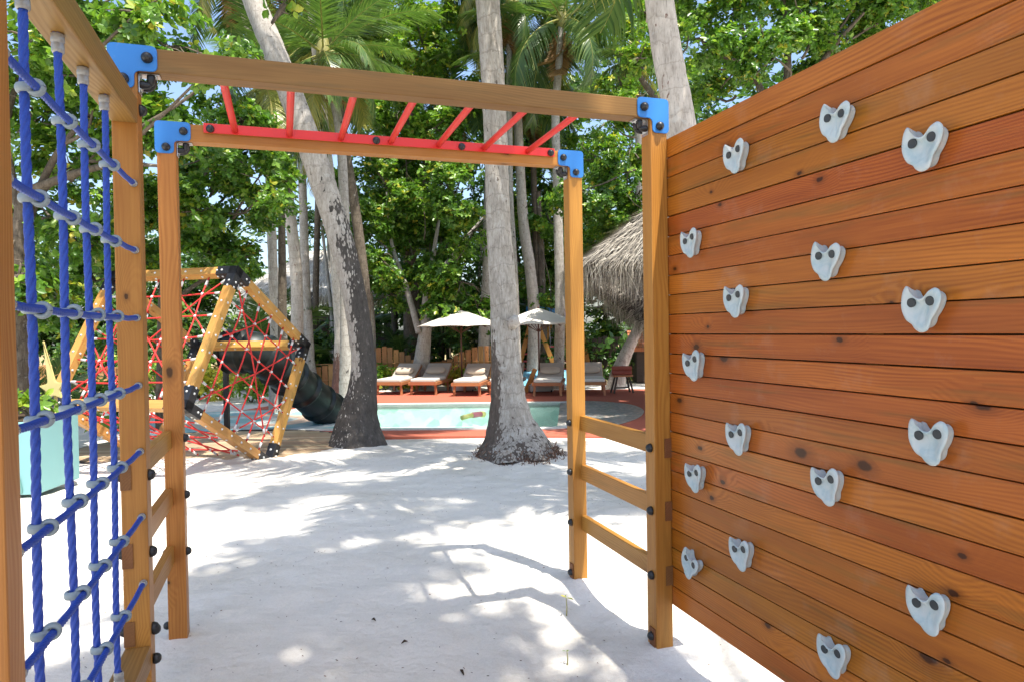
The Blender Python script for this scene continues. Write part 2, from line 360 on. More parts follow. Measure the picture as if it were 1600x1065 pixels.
def tube_np(pts, rad, seg=10, caps=True):
    P = np.array([tuple(p) for p in pts], float); n = len(P)
    rad = np.full(n, rad) if np.isscalar(rad) else np.asarray(rad, float)
    T = np.gradient(P, axis=0); T /= np.linalg.norm(T, axis=1)[:, None] + 1e-9
    u = np.array([0, 0, 1.]) if abs(T[0][2]) < .9 else np.array([1., 0, 0])
    V = []; 
    for i in range(n):
        u = u - T[i] * u.dot(T[i]); u /= np.linalg.norm(u) + 1e-9; v = np.cross(T[i], u)
        a = np.linspace(0, 2 * np.pi, seg, endpoint=False)
        V.append(P[i] + rad[i] * (np.cos(a)[:, None] * u + np.sin(a)[:, None] * v))
    V = np.concatenate(V); i = np.arange(n - 1)[:, None] * seg; j = np.arange(seg)[None]; k = (j + 1) % seg
    Fq = np.stack([i + j, i + k, i + seg + k, i + seg + j], -1).reshape(-1, 4)
    if caps:
        V = np.vstack([V, P[0], P[-1]]); c0, c1 = len(V) - 2, len(V) - 1
        jj = np.arange(seg); kk = (jj + 1) % seg; e = (n - 1) * seg
        Fq = np.vstack([Fq, np.stack([kk, jj, np.full(seg, c0), np.full(seg, c0)], -1)[:, [0, 1, 2, 2]], np.stack([e + jj, e + kk, np.full(seg, c1), np.full(seg, c1)], -1)])
    return V, Fq
def fix_mesh(name, V, Fq, sm=True):
    """faces may hold doubled last index (triangles)"""
    me = bpy.data.meshes.new(name)
    fs = [tuple(f) if f[2] != f[3] else tuple(f[:3]) for f in Fq.tolist()]
    me.from_pydata(np.asarray(V).tolist(), [], fs); me.update()
    if sm: smooth(me)
    return me
def tube(name, pts, rad, mat, parent=None, seg=10, mtx=None):
    V, Fq = tube_np(pts, rad, seg); return link(name, fix_mesh(name, V, Fq), mat, parent, mtx)
class Join:
    def __init__(s): s.V = []; s.F = []; s.n = 0
    def add(s, V, Fq): s.V.append(np.asarray(V, float)); s.F.append(np.asarray(Fq) + s.n); s.n += len(V)
    def tube(s, pts, rad, seg=6): s.add(*tube_np(pts, rad, seg))
    def box(s, a, b, wy, wz, up=(0, 0, 1)):
        a, b = Vector(a), Vector(b); A = axes(b - a, up); L = (b - a).length / 2; c = (a + b) / 2
        V = [tuple(c + A @ Vector((sx * L, sy * wy / 2, sz * wz / 2))) for sx in (-1, 1) for sy in (-1, 1) for sz in (-1, 1)]
        s.add(V, [(0, 1, 3, 2), (4, 6, 7, 5), (0, 4, 5, 1), (2, 3, 7, 6), (0, 2, 6, 4), (1, 5, 7, 3)])
    def build(s, name, mat, parent=None, sm=True, mtx=None):
        return link(name, fix_mesh(name, np.vstack(s.V), np.vstack(s.F), sm), mat, parent, mtx)
def lathe(name, prof, seg=16, sm=True):
    """profile of (radius, height), revolved about Z"""
    V = []; Fc = []
    for r_, z_ in prof:
        for k in range(seg):
            a = 2 * math.pi * k / seg; V.append((r_ * math.cos(a), r_ * math.sin(a), z_))
    for i in range(len(prof) - 1):
        for k in range(seg):
            k2 = (k + 1) % seg; Fc.append((i * seg + k, i * seg + k2, (i + 1) * seg + k2, (i + 1) * seg + k))
    me = bpy.data.meshes.new(name); me.from_pydata(V, [], Fc); bm = bmesh.new(); bm.from_mesh(me)
    bmesh.ops.remove_doubles(bm, verts=bm.verts, dist=1e-5); bmesh.ops.recalc_face_normals(bm, faces=bm.faces); bm.to_mesh(me); bm.free()
    if sm: smooth(me)
    return me
def zto(d): return Vector(d).normalized().to_track_quat('Z', 'Y').to_matrix().to_4x4()
def extrude_poly(name, pts, thick, bev=.002):
    bm = bmesh.new(); vs_ = [bm.verts.new((x, y, 0)) for x, y in pts]; f = bm.faces.new(vs_)
    g = bmesh.ops.extrude_face_region(bm, geom=[f]); bmesh.ops.translate(bm, vec=(0, 0, thick), verts=[e for e in g['geom'] if isinstance(e, bmesh.types.BMVert)])
    bmesh.ops.recalc_face_normals(bm, faces=bm.faces)
    if bev: bmesh.ops.bevel(bm, geom=[e for e in bm.edges if abs(e.verts[0].co.z - e.verts[1].co.z) < 1e-6], offset=bev, segments=2, affect='EDGES')
    return bm_mesh(name, bm)
def round_poly(pts, r, n=5):
    out = []; N = len(pts)
    for i in range(N):
        p = Vector(pts[i]); a = (Vector(pts[i - 1]) - p); b = (Vector(pts[(i + 1) % N]) - p)
        rr = min(r, a.length * .45, b.length * .45); a = p + a.normalized() * rr; b = p + b.normalized() * rr
        for k in range(n + 1):
            t_ = k / n; q = a * (1 - t_) ** 2 + p * 2 * t_ * (1 - t_) + b * t_ ** 2; out.append((q.x, q.y))
    return out

# ------------------------------------------------------------------ ground
def smst(a, b, x): 
    t_ = min(1, max(0, (x - a) / (b - a))); return t_ * t_ * (3 - 2 * t_)
DECK = -.35
MOUNDS = [(.684, 3.36, .16, .025), (.36, 4.31, .16, .03), (-1.80, 3.58, .16, .03), (-1.45, 2.64, .16, .03), (-2.54, 10.9, .75, .10), (.02, 9.25, .8, .09)]
def gz(x, y):
    base = -.12 * smst(4.5, 9, y) - .26 * smst(9, 12.4, y)
    amp = 1 - smst(11, 12.4, y) * .85
    n1 = noise.noise(Vector((x * .55, y * .55, 3.1))) * .035 + noise.noise(Vector((x * 1.7, y * 1.7, 8.))) * .022 + noise.noise(Vector((x * 4.6, y * 4.6, 1.7))) * .012 + noise.noise(Vector((x * 9.5, y * 9.5, 4.4))) * .005
    n1 += abs(noise.noise(Vector((x * 2.6 + 9, y * 2.6, 5.)))) * -.032
    for mx_, my_, mr_, mh_ in MOUNDS:
        d = math.hypot(x - mx_, y - my_) / mr_
        if d < 2.5: base += mh_ * math.exp(-d * d)
    if y > 12.4: base = min(base, -.375)
    return base + n1 * amp
def grid_sheet(name, xs, ys, mat, zf):
    V = [(x, y, zf(x, y)) for y in ys for x in xs]; nx = len(xs)
    i = np.arange(len(ys) - 1)[:, None] * nx; j = np.arange(nx - 1)[None]
    Fq = np.stack([i + j, i + j + 1, i + nx + j + 1, i + nx + j], -1).reshape(-1, 4)
    return link(name, np_mesh(name, V, Fq, True), mat)
def spaced(a, b, mid0, mid1, fine, coarse):
    out = [a]
    while out[-1] < b:
        x = out[-1]; d = max(0, mid0 - x, x - mid1); out.append(x + fine + min(coarse, d * .12))
    return out
# pool void is cut from the sheet by leaving the ground out under the basin
xs = spaced(-90, 90, -6, 4.5, .045, 6); ys = spaced(-14, 160, .8, 8.5, .045, 6)
POOL = [(-5.4, 14.0), (1.0, 13.6), (1.35, 15.8), (1.5, 18.2), (-5.4, 18.5)]
def in_pool(x, y):
    ins = False; n = len(POOL)
    for i in range(n):
        x1, y1 = POOL[i]; x2, y2 = POOL[(i + 1) % n]
        if (y1 > y) != (y2 > y) and x < (x2 - x1) * (y - y1) / (y2 - y1) + x1: ins = not ins
    return ins
def gzz(x, y):
    z = gz(x, y)
    if -6.2 < x < 3.6 and 13.0 < y < 19.2: return -1.6
    return z
g = grid_sheet('sand_ground', xs, ys, M['sand'], gzz); tag(g, kind='structure')

def flat(name, pts, z, mat, kind='structure', holes=None, thick=0.):
    from mathutils.geometry import tessellate_polygon
    loops = [pts] + (holes or [])
    flat_pts = [p for l_ in loops for p in l_]
    tri = tessellate_polygon([[Vector((x, y, 0)) for x, y in l_] for l_ in loops])
    V = [(x, y, z) for x, y in flat_pts]; Fc = [tuple(f) for f in tri]
    if thick:
        k = len(V); V += [(x, y, z - thick) for x, y in flat_pts]; s_ = 0
        for l_ in loops:
            n = len(l_)
            for i in range(n): a, b = s_ + i, s_ + (i + 1) % n; Fc.append((a, b, b + k, a + k))
            s_ += n
    me = bpy.data.meshes.new(name); me.from_pydata(V, [], Fc); bm = bmesh.new(); bm.from_mesh(me)
    bmesh.ops.recalc_face_normals(bm, faces=bm.faces)
    up = [f for f in bm.faces if abs(f.normal.z) > .9]
    for f in up:
        if f.normal.z < 0: f.normal_flip()
    bm.to_mesh(me); bm.free()
    o = link(name, me, mat); 
    if kind: tag(o, kind=kind)
    return o
poolr = round_poly(POOL, .35, 5)
def scale_poly(pts, d):
    n = len(pts); out = []
    for i in range(n):
        a, b = Vector(pts[i - 1]), Vector(pts[(i + 1) % n]); t_ = (b - a).normalized(); out.append((pts[i][0] + t_.y * d, pts[i][1] - t_.x * d))
    return out
cop_out = scale_poly(poolr, .22); mos_out = scale_poly(poolr, .75)
# red rubber surround
deck_poly = round_poly([(-7.5, 12.9), (-1.2, 12.75), (2.2, 12.3), (6.5, 12.6), (9, 14), (9, 22.5), (4, 21.9), (-4.5, 22.6), (-6.3, 19.6), (-7.6, 16)], .8, 6)
flat('rubber_deck', deck_poly, DECK, M['rubber'], holes=[cop_out[::-1]], thick=.1)
right_mos = [p for p in mos_out if p[0] > .2]; right_in = [p for p in cop_out if p[0] > .2]
# mosaic crescent on the right-hand end
seg_out = [p for p in mos_out if p[0] > -.6]; 
mos = round_poly([(.85, 13.36), (1.9, 13.5), (2.75, 14.8), (3.15, 16.3), (3.05, 17.6), (2.3, 18.5), (1.3, 18.75)], .7, 5)
flat('mosaic_border', mos, DECK + .006, M['mosaic'])
flat('pool_coping', cop_out, DECK + .02, M['coping'], holes=[poolr[::-1]], thick=.14)
# basin: sides and floor
n = len(poolr)
V = [(x, y, DECK + .0) for x, y in poolr] + [(x, y, -.95) for x, y in poolr]
me = bpy.data.meshes.new('pool_basin'); me.from_pydata(V, [], [(i, (i + 1) % n, n + (i + 1) % n, n + i) for i in range(n)] + [tuple(range(n, 2 * n))])
tag(link('pool_basin', me, M['poolfloor']), kind='structure')
flat('pool_water', poolr, DECK - .06, M['water'])
# splash pad at the foot of the slide
sp_c = Vector((-6.0, 15.4, DECK + .008))
me = lathe('splash_pad', [(2.6, 0), (0.001, 0)], 48); o = link('splash_pad', me, M['splash']); o.location = sp_c; o.scale = (1.15, .85, 1); tag(o, kind='structure')

# ------------------------------------------------------------------ climbing frame
TH, FX, FY, L, W, H = .3217, .7693, 3.3494, 2.3874, .998, 2.698
S = .09
fr = thing('climbing_frame', 'wooden monkey bar frame with blue corner plates, blue rope net and plank climbing wall', 'climbing frame', (FX, FY, 0), TH)
dome = lathe('dome', [(.0001, .024), (.009, .0225), (.0165, .017), (.0205, .008), (.021, .001), (.019, -.004), (.0001, -.004)], 18)
def put_dome(p, d, parent, name='bolt_cap', sc_=1.):
    return link(name, dome, M['black_dome'], parent, Matrix.Translation(p) @ zto(d) @ Matrix.Scale(sc_, 4))
def post(x, y, top, bot=-.12):
    """post whose front outer corner span is x..x+S, y..y+S in frame space"""
    return beam('post', (x + S / 2, y + S / 2, bot), (x + S / 2, y + S / 2, top), S, S, M['post'], fr, bev=.005)
pFR = post(-S, 0, H); pFL = post(-L, 0, H); pBR = post(-S, W, H); pBL = post(-L, W, H)
def loc_in(p, child):
    return child.matrix_basis.inverted() @ Vector(p)
def dome_on(postobj, p, d, sc_=1.):
    m = postobj.matrix_basis.inverted() @ Matrix.Translation(p) @ zto(d) @ Matrix.Scale(sc_, 4)
    return link('bolt_cap', dome, M['black_dome'], postobj, m)
# long beams
bF = beam('beam', (-L + S + .001, S / 2, H - S / 2), (-S - .001, S / 2, H - S / 2), S, S, M['beam'], fr, bev=.005)
bB = beam('beam', (-L + S + .001, W + S / 2, H - S / 2), (-S - .001, W + S / 2, H - S / 2), S, S, M['post'], fr, bev=.005)
# blue corner plates
PS, PT = .165, .006
def plate(x, y, left, front=True):
    s_ = -1 if left else 1     # plate body lies over the post
    # L shape drawn for the right corner, x grows to the outer side
    pts = [(-.162, .006), (.008, .006), (.008, -.160), (-.082, -.160), (-.082, -.092), (-.162, -.092)]
    pts = round_poly(pts, .024, 6)
    if left: pts = [(-a, b) for a, b in pts][::-1]
    me = extrude_poly('corner_plate', pts, PT, .0015)
    ox = x + (0 if left else S)
    m = Matrix.Translation((ox, y - .001, H)) @ Matrix.Rotation(R(90), 4, 'X')
    o = link('corner_plate', me, M['blue_plate'], fr, m)
    sgn = 1 if left else -1
    for q in ((ox + sgn * .128, H - .042), (ox + sgn * .045, H - .128)):
        link('bolt_cap', dome, M['black_dome'], o, m.inverted() @ Matrix.Translation((q[0], y - PT - .002, q[1])) @ zto((0, -1, 0)))
    return o
for x, y, lf in ((-S, 0, False), (-S, W, False), (-L, 0, True), (-L, W, True)): plate(x, y, lf)
# inner corner angle brackets with a cluster of caps
for x, y, s_ in ((-S, 0, -1), (-S, W, -1), (-L + S, 0, 1), (-L + S, W, 1)):
    J = Join(); yc = y + S / 2; zt = H - S
    J.box((x + s_ * .004, yc, zt - .075), (x + s_ * .004, yc, zt - .001), .05, .004, (s_, 0, 0)); J.box((x, yc, zt - .004), (x + s_ * .075, yc, zt - .004), .05, .004)
    J.box((x + s_ * .062, yc, zt - .006), (x + s_ * .006, yc, zt - .062), .045, .003)
    b_ = J.build('angle_bracket', M['silver'], fr, False)
    for dy in (-.018, .018):
        link('bolt_cap', dome, M['black_dome'], b_, Matrix.Translation((x + s_ * .045, yc + dy, zt - .012)) @ zto((0, 0, -1)) @ Matrix.Diagonal((.75, .75, 1.5, 1)))
        link('bolt_cap', dome, M['black_dome'], b_, Matrix.Translation((x + s_ * .012, yc + dy, zt - .045)) @ zto((s_, 0, 0)) @ Matrix.Diagonal((.75, .75, 1.5, 1)))
# side ladders, their rungs let into the outer side of the posts with end grain showing in front
RT = .036
for side, zs in ((1, (1.012, .703, .385)), (-1, (1.062, .762, .463))):
    x = -RT / 2 - .0 if side > 0 else -L + RT / 2
    for z in zs:
        b_ = beam('rung', (x, -.0015, z), (x, W + S + .001, z), RT, .092, M['rung'], fr, bev=.003)
        J = Join(); J.box((x, -.0035, z), (x, -.0016, z), RT - .002, .090)
        link('rung_end', box_mesh(.003, RT + .002, .094, 0), M['endgrain'], b_, b_.matrix_basis.inverted() @ Matrix.Translation((x, -.0028, z)) @ axes((0, 1, 0)).to_4x4())
        inner = -S if side > 0 else -L + S; d = (-1, 0, 0) if side > 0 else (1, 0, 0)
        outer = .0 if side > 0 else -L
        for yp, po in ((S * .42, pFR if side > 0 else pFL), (W + S * .42, pBR if side > 0 else pBL)):
            dome_on(po, (inner, yp, z), d, 1.05); dome_on(po, (outer, yp, z), (-d[0], 0, 0), 1.05)
# bolts and small blocks near the feet
for po, x, y, z, d in ((pFR, -S, S * .42, .085, -1), (pBR, -S, W + S * .42, .07, -1), (pBL, -L, W + .04, .08, -1), (pFL, -L + S, .04, .34, 1), (pFL, -L + S, .04, .455, 1)):
    dome_on(po, (x + d * .006, y, z), (d, 0, 0))
for po, x, y in ((pFR, -S, S * .42), (pBR, -S, W + S * .42)):
    link('foot_block', box_mesh(.1, .05, .012, .002), M['endgrain'], po, po.matrix_basis.inverted() @ Matrix.Translation((x - .001, y, .075)) @ axes((0, 0, 1), (1, 0, 0)).to_4x4())
dome_on(pFL, (-L + S, S * .5, 2.47), (1, 0, 0), 1.1)
# red ladder of monkey bars
zr = 2.68
for y0, nm in ((W - .012, 'front'), (S + .014, 'back')):
    rl = beam('bar_rail', (-2.163, y0, zr), (-.188, y0, zr), .006, .05, M['red_metal'], fr, bev=.0015)
    yy = y0 - .004 if y0 > .5 else y0 + .004
    for x in (-2.13, -1.27, -.775, -.215):
        link('bolt_cap', dome, M['black_dome'], rl, rl.matrix_basis.inverted() @ Matrix.Translation((x, yy, zr - .004)) @ zto((0, -1 if y0 > .5 else 1, 0)))
for x in (-2.01, -1.735, -1.462, -1.187, -.912, -.637, -.362):
    tube('monkey_bar', [(x, S + .015, zr - .001), (x, .3, zr - .001), (x, .7, zr - .001), (x, W - .013, zr - .001)], .0172, M['red_metal'], fr, 16)

# plank climbing wall on the right side, running towards the camera
WT = H - .1836
wallx = 0.0
wp = link('wall_frame', None, None, fr)
bpy.data.objects.remove(wp)
J = Join()
for yb in (-.06, -1.2, -2.35): J.box((.062, yb, .29), (.062, yb, WT - .03), .07, .07, (1, 0, 0))
wp = tag(J.build('wall_frame', M['post'], fr, False), kind='stuff')
WLEN = 2.45; pitch = .0950; zz = WT; rr = random.Random(5); k = 0
link('dark_gap_backing', box_mesh(WLEN + .06, .004, WT - .27, 0), M['soil'], wp, Matrix.Translation((.0292, -WLEN / 2, (WT + .24) / 2)) @ Matrix.Rotation(R(90), 4, 'Z'))  # added sheet, its dark colour stands in for shade in the plank gaps
while zz - pitch > .22:
    gap = rr.choice((.0035, .004, .005)); hgt = pitch - gap; dx = rr.uniform(-.0012, .0012)
    zc = zz - hgt / 2
    beam('plank', (.0142 + dx, .03, zc), (.0142 + dx, -WLEN, zc), .024, hgt, M['plank'], wp, bev=.0028, seg=2)
    zz -= pitch; k += 1
# the near support post of the wall, just outside the picture
beam('post', (.05, -WLEN - S / 2, -.1), (.05, -WLEN - S / 2, H), S, S, M['post'], fr, bev=.005)

# climbing holds
def hold_mesh():
    out = [(-.50, .22), (-.47, .40), (-.40, .52), (-.33, .50), (-.24, .36), (-.12, .26), (.02, .25), (.13, .33), (.22, .44), (.35, .50), (.46, .44), (.51, .30), (.47, .10), (.38, -.08), (.29, -.22), (.25, -.38), (.17, -.50), (.02, -.53), (-.12, -.46), (-.20, -.36), (-.34, -.28), (-.44, -.14), (-.50, .04)]
    # smooth outline by Catmull resampling
    P = [Vector(p) for p in out]; n = len(P); ring = []
    for i in range(n):
        p0, p1, p2, p3 = P[i - 1], P[i], P[(i + 1) % n], P[(i + 2) % n]
        for q in (0, .33, .67):
            ring.append(.5 * ((2 * p1) + (-p0 + p2) * q + (2 * p0 - 5 * p1 + 4 * p2 - p3) * q * q + (-p0 + 3 * p1 - 3 * p2 + p3) * q ** 3))
    N = len(ring); c = Vector((0, .05)); V = []; Fc = []
    levels = [(.80, 0.), (.84, .10), (.80, .22), (.88, .36), (1.0, .46), (1.02, .52), (.95, .57), (.82, .555), (.66, .50), (.45, .44), (.22, .42)]
    for sc_, h in levels:
        for p in ring:
            q = c + (p - c) * sc_
            hh = h
            if sc_ < .95 and h > .4:
                hh = h + .10 * max(0, q.y - .05) + .06 * math.exp(-((q.x) ** 2) / .006 - ((q.y + .28) ** 2) / .03)
            if h > .3: hh += .12 * p.y * (h - .2)
            V.append((q.x, q.y, hh))
    for i in range(len(levels) - 1):
        for k_ in range(N): k2 = (k_ + 1) % N; Fc.append((i * N + k_, i * N + k2, (i + 1) * N + k2, (i + 1) * N + k_))
    V.append((c.x, c.y, .42)); e = (len(levels) - 1) * N
    for k_ in range(N): Fc.append((e + k_, e + (k_ + 1) % N, len(V) - 1))
    me = bpy.data.meshes.new('climbing_hold'); me.from_pydata(V, [], Fc); me.update(); return smooth(me)
hm = hold_mesh()
sock_me = lathe('bolt_socket', [(.0001, .004), (.07, .002), (.098, .012), (.104, .022), (.100, .028), (.088, .02), (.078, .006)], 18)
sock_me = lathe('bolt_socket', [(.0001, .004), (.092, .004), (.104, .010), (.112, .004), (.112, -.06)], 18)
HOLDS = [(-.566, 2.286, 3, 1.02), (-1.100, 2.272, -9, 1.0), (-1.431, 2.103, -4, 1.02), (-.234, 1.977, 6, 1.0), (-1.055, 1.815, -7, 1.0), (-.556, 1.701, 3, 1.02), (-1.423, 1.640, -4, 1.0),
         (-.248, 1.424, 12, 1.05), (-.563, 1.140, 8, 1.02), (-1.447, 1.259, 4, 1.0), (-.247, .916, 8, 1.0), (-1.049, 1.047, 10, 1.0), (-.203, .503, -22, 1.0), (-.575, .667, 8, 1.0), (-1.436, .765, 8, 1.0), (-1.069, .464, 4, 1.0)]
for i, (y, z, rot, s_) in enumerate(HOLDS):
    sc_ = .127 * s_
    # local x -> towards the viewer side of the wall (frame -y), local y -> up, local z -> frame -x
    Mx = Matrix(((0, 0, -1), (-1, 0, 0), (0, 1, 0))).to_4x4()
    m = Matrix.Translation((-.0005, y, z)) @ Mx @ Matrix.Rotation(R(rot), 4, 'Z') @ Matrix.Diagonal((sc_, sc_ * .97, sc_ * .56, 1))
    h_ = link('climbing_hold', hm, M['hold'], fr, m)
    for q in ((-.25, .14), (.24, .20)):
        link('bolt_socket', sock_me, M['dark_hole'], h_, Matrix.Translation((q[0], q[1], .522 + (.02 if q[0] > 0 else 0.))) @ Matrix.Rotation(R(8), 4, 'X'))

# rope net on the left side
XN = -L + S / 2
nb = beam('beam', (XN, -1.40, 2.455), (XN, -.0015, 2.455), S, .095, M['beam'], fr, bev=.006)
nlow = beam('beam', (XN, -1.305, .365), (XN, -.0015, .365), S, .09, M['beam'], fr, bev=.006)
npost = beam('post', (XN, -1.31 - S / 2, -.12), (XN, -1.31 - S / 2, 2.405), S, S, M['post'], fr, bev=.006)
def rope_np(pts, r, lobes=4, tw=30., seg=16, amp=.13, phase=0.):
    P = np.array([tuple(p) for p in pts], float); n = len(P)
    T = np.gradient(P, axis=0); T /= np.linalg.norm(T, axis=1)[:, None]
    s_ = np.concatenate([[0], np.cumsum(np.linalg.norm(np.diff(P, axis=0), axis=1))])
    u = np.array([1., 0, 0]) if abs(T[0][0]) < .9 else np.array([0, 0, 1.]); V = []
    a0 = np.linspace(0, 2 * np.pi, seg, endpoint=False); rad = r * (1 + amp * (np.abs(np.sin(lobes / 2 * a0)) * 2 - 1.3))
    for i in range(n):
        u = u - T[i] * u.dot(T[i]); u /= np.linalg.norm(u); v = np.cross(T[i], u); a = a0 + tw * s_[i] + phase
        V.append(P[i] + rad[:, None] * (np.cos(a)[:, None] * u + np.sin(a)[:, None] * v))
    V = np.concatenate(V); i = np.arange(n - 1)[:, None] * seg; j = np.arange(seg)[None]; k = (j + 1) % seg
    return V, np.stack([i + j, i + k, i + seg + k, i + seg + j], -1).reshape(-1, 4)
fer = lathe('ferrule', [(.0125, 0.), (.0165, .002), (.0165, .022), (.0145, .024), (.0145, .028), (.0155, .03), (.0155, .048), (.013, .052), (.0105, .052)], 16)
VY = (-.315, -.570, -.812, -1.072); HZ = (2.178, 1.925, 1.668, 1.412, 1.160, .910, .655)
for iy, y in enumerate(VY):
    ph = rnd.random() * 6
    pts = [(XN + .003 * math.sin(z * 5 + ph), y + .004 * math.sin(z * 3.3 + ph), z) for z in np.arange(.41, 2.408, .009)]
    V, Fq = rope_np(pts, .0098, 4, 42, 24, .15, ph)
    ro = link('vertical_rope', np_mesh('vertical_rope', V, Fq, True), M['rope'], fr)
    link('ferrule', fer, M['ferrule'], ro, Matrix.Translation((XN, y, 2.4065)) @ Matrix.Rotation(math.pi, 4, 'X'))
    link('ferrule', fer, M['ferrule'], ro, Matrix.Translation((XN, y, .411)))
# clip: a fat oval collar that grips both ropes
def ring_np(Rr, r_, axis, c, st=1.):
    pts = []
    for k_ in range(25):
        a = 2 * math.pi * k_ / 24; q = (Rr * math.cos(a), Rr * math.sin(a), 0) if axis == 'z' else (Rr * math.cos(a), 0, Rr * math.sin(a)); pts.append((q[0] + c[0], q[1] + c[1], q[2] + c[2]))
    V, Fq = tube_np(pts, r_, 12, False); c = np.array(c)
    return c + (V - c) * (np.array([1, 1, st]) if axis == 'z' else np.array([1, st, 1])), Fq
KJ = Join(); KJ.add(*ring_np(.0165, .0075, 'z', (0, 0, 0), 1.7)); KJ.add(*ring_np(.0165, .0075, 'y', (.026, 0, .0), 1.7)); KJ.tube([(.004, -.011, 0), (.022, -.011, 0)], .009, 8); KJ.tube([(.004, .011, 0), (.022, .011, 0)], .009, 8)
clip_me = fix_mesh('rope_clip', np.vstack(KJ.V), np.vstack(KJ.F))
for iz, z in enumerate(HZ):
    pts = []
    for y in np.arange(-1.305, .0, .008):
        # the rope snakes from clip to clip and hangs a little between them
        f = min(abs(y - yv) for yv in (-1.31,) + VY + (0.,))
        pts.append((XN + .026, y, z - .12 * f * f - .006 * math.sin((y + 1.31) / 1.31 * math.pi)))
    V, Fq = rope_np(pts, .0092, 6, 60, 24, .10, iz)
    ro = link('horizontal_rope', np_mesh('horizontal_rope', V, Fq, True), M['rope'], fr)
    for ye, d in ((-.001, -1), (-1.309, 1)):
        link('ferrule', fer, M['ferrule'], ro, Matrix.Translation((XN + .026, ye, z)) @ zto((0, d, 0)) @ Matrix.Diagonal((.85, .85, .55, 1)))
    for y in VY:
        m = Matrix.Translation((XN, y, z - .003)) @ Matrix.Rotation(R(rnd.uniform(-12, 12)), 4, 'Z') @ Matrix.Rotation(R(rnd.uniform(-7, 7)), 4, 'Y')
        link('rope_clip', clip_me, M['clip'], fr, m @ Matrix.Scale(.88, 4))

# ------------------------------------------------------------------ tilted cube climber
X0 = Vector((-3.496, 9.761, -.25)); cs, cl, cyaw, cal = 1.947, 1.961, 2.895, .544
ax = Vector((math.cos(cyaw), math.sin(cyaw), 0)); hz = Vector((-math.sin(cyaw), math.cos(cyaw), 0))
if hz.y < 0: hz = -hz
eC = hz * math.sin(cal) + Vector((0, 0, math.cos(cal))); eB = -hz * math.cos(cal) + Vector((0, 0, math.sin(cal)))
Cv = X0 + cs * eC; Bv = X0 + cs * eB; Av = Bv + Cv - X0
A2, G2, F2, X2 = (q + cl * ax for q in (Av, Bv, Cv, X0))
cube = thing('cube_climber', 'tilted timber cube climber with red rope nets and black corner brackets', 'climbing frame', (X0 + X2) / 2)
inv = Matrix.Translation(-(X0 + X2) / 2)
def cb(a, b, name='beam'):
    d = (b - a).normalized(); up = eB if abs(d.dot(eB)) < .5 else eC
    a_ = inv @ (a + d * .05); b_ = inv @ (b - d * .05)
    o = beam(name, a_, b_, .115, .115, M['cubewood'], cube, up, .006)
    # rows of bolt heads along two faces
    J = Join(); Lh = (b_ - a_).length; nB = int(Lh / .24); n1 = up.cross(d).normalized(); 
    for i in range(nB):
        t_ = (i + .8) / (nB + .6)
        for nrm in ((0, 1, 0), (0, -1, 0), (0, 0, 1), (0, 0, -1)):
            nv = Vector(nrm); p = Vector((-Lh / 2 + t_ * Lh, 0, 0)) + nv * .0575
            J.tube([p - nv * .002, p + nv * .006, p + nv * .012], [.0165, .0155, .008], 8)
    tag(J.build('bolt_heads', M['bolt'], o), kind='stuff')
    return o
edges = [(Av, Bv), (Av, Cv), (Av, A2), (Bv, G2), (Cv, F2), (A2, G2), (A2, F2)]
for a, b in edges: cb(a, b)
def foot(a, x):   # edge that runs down into the deck
    d = (x - a).normalized(); t_ = (a.z + .17) / (-d.z); cb(a, a + d * (t_ + .02)); return a + d * t_
foots = [foot(Bv, X0), foot(Cv, X0), foot(G2, X2), foot(F2, X2)]
def bracket(v, dirs, ln=.25):
    J = Join()
    for d in dirs:
        up = eB if abs(d.dot(eB)) < .5 else eC
        J.box(inv @ (v - d * .062), inv @ (v + d * ln), .124, .124, up)
    o = J.build('corner_bracket', M['bracket'], cube, False)
    K = Join()
    for d in dirs:
        up = eB if abs(d.dot(eB)) < .5 else eC; y_ = up.cross(d).normalized()
        for nv in (y_, -y_, up, -up):
            p = inv @ (v + d * ln * .68) + nv * .062
            K.tube([p - nv * .002, p + nv * .006, p + nv * .012], [.016, .015, .008], 8)
    tag(K.build('bolt_heads', M['bolt'], o), kind='stuff')
bracket(Av, (-eC, -eB, ax)); bracket(Bv, (eC, -eB, ax)); bracket(Cv, (eB, -eC, ax))
bracket(A2, (-eC, -eB, -ax)); bracket(G2, (eC, -eB, -ax)); bracket(F2, (eB, -eC, -ax))
for fpt, d in zip(foots, (eB, eC, eB, eC)):
    o = beam('foot_bracket', inv @ (fpt - d * .03), inv @ (fpt + d * .2), .124, .124, M['bracket'], cube, ax, .003)
    K = Join()
    for nv in (ax, -ax, d.cross(ax)):
        p = inv @ (fpt + d * .1) + nv * .062; K.tube([p - nv * .002, p + nv * .006, p + nv * .012], [.02, .019, .01], 8)
    for q in (.1, -.1):
        p = inv @ (fpt + Vector((q, -.08, 0)))
        p.z = -.139 + .5 * (0) - (X0.z + X2.z) / 2; K.tube([p, p + Vector((0, 0, .012))], [.022, .015], 8)
    tag(K.build('bolt_heads', M['bolt'], cube), kind='stuff')
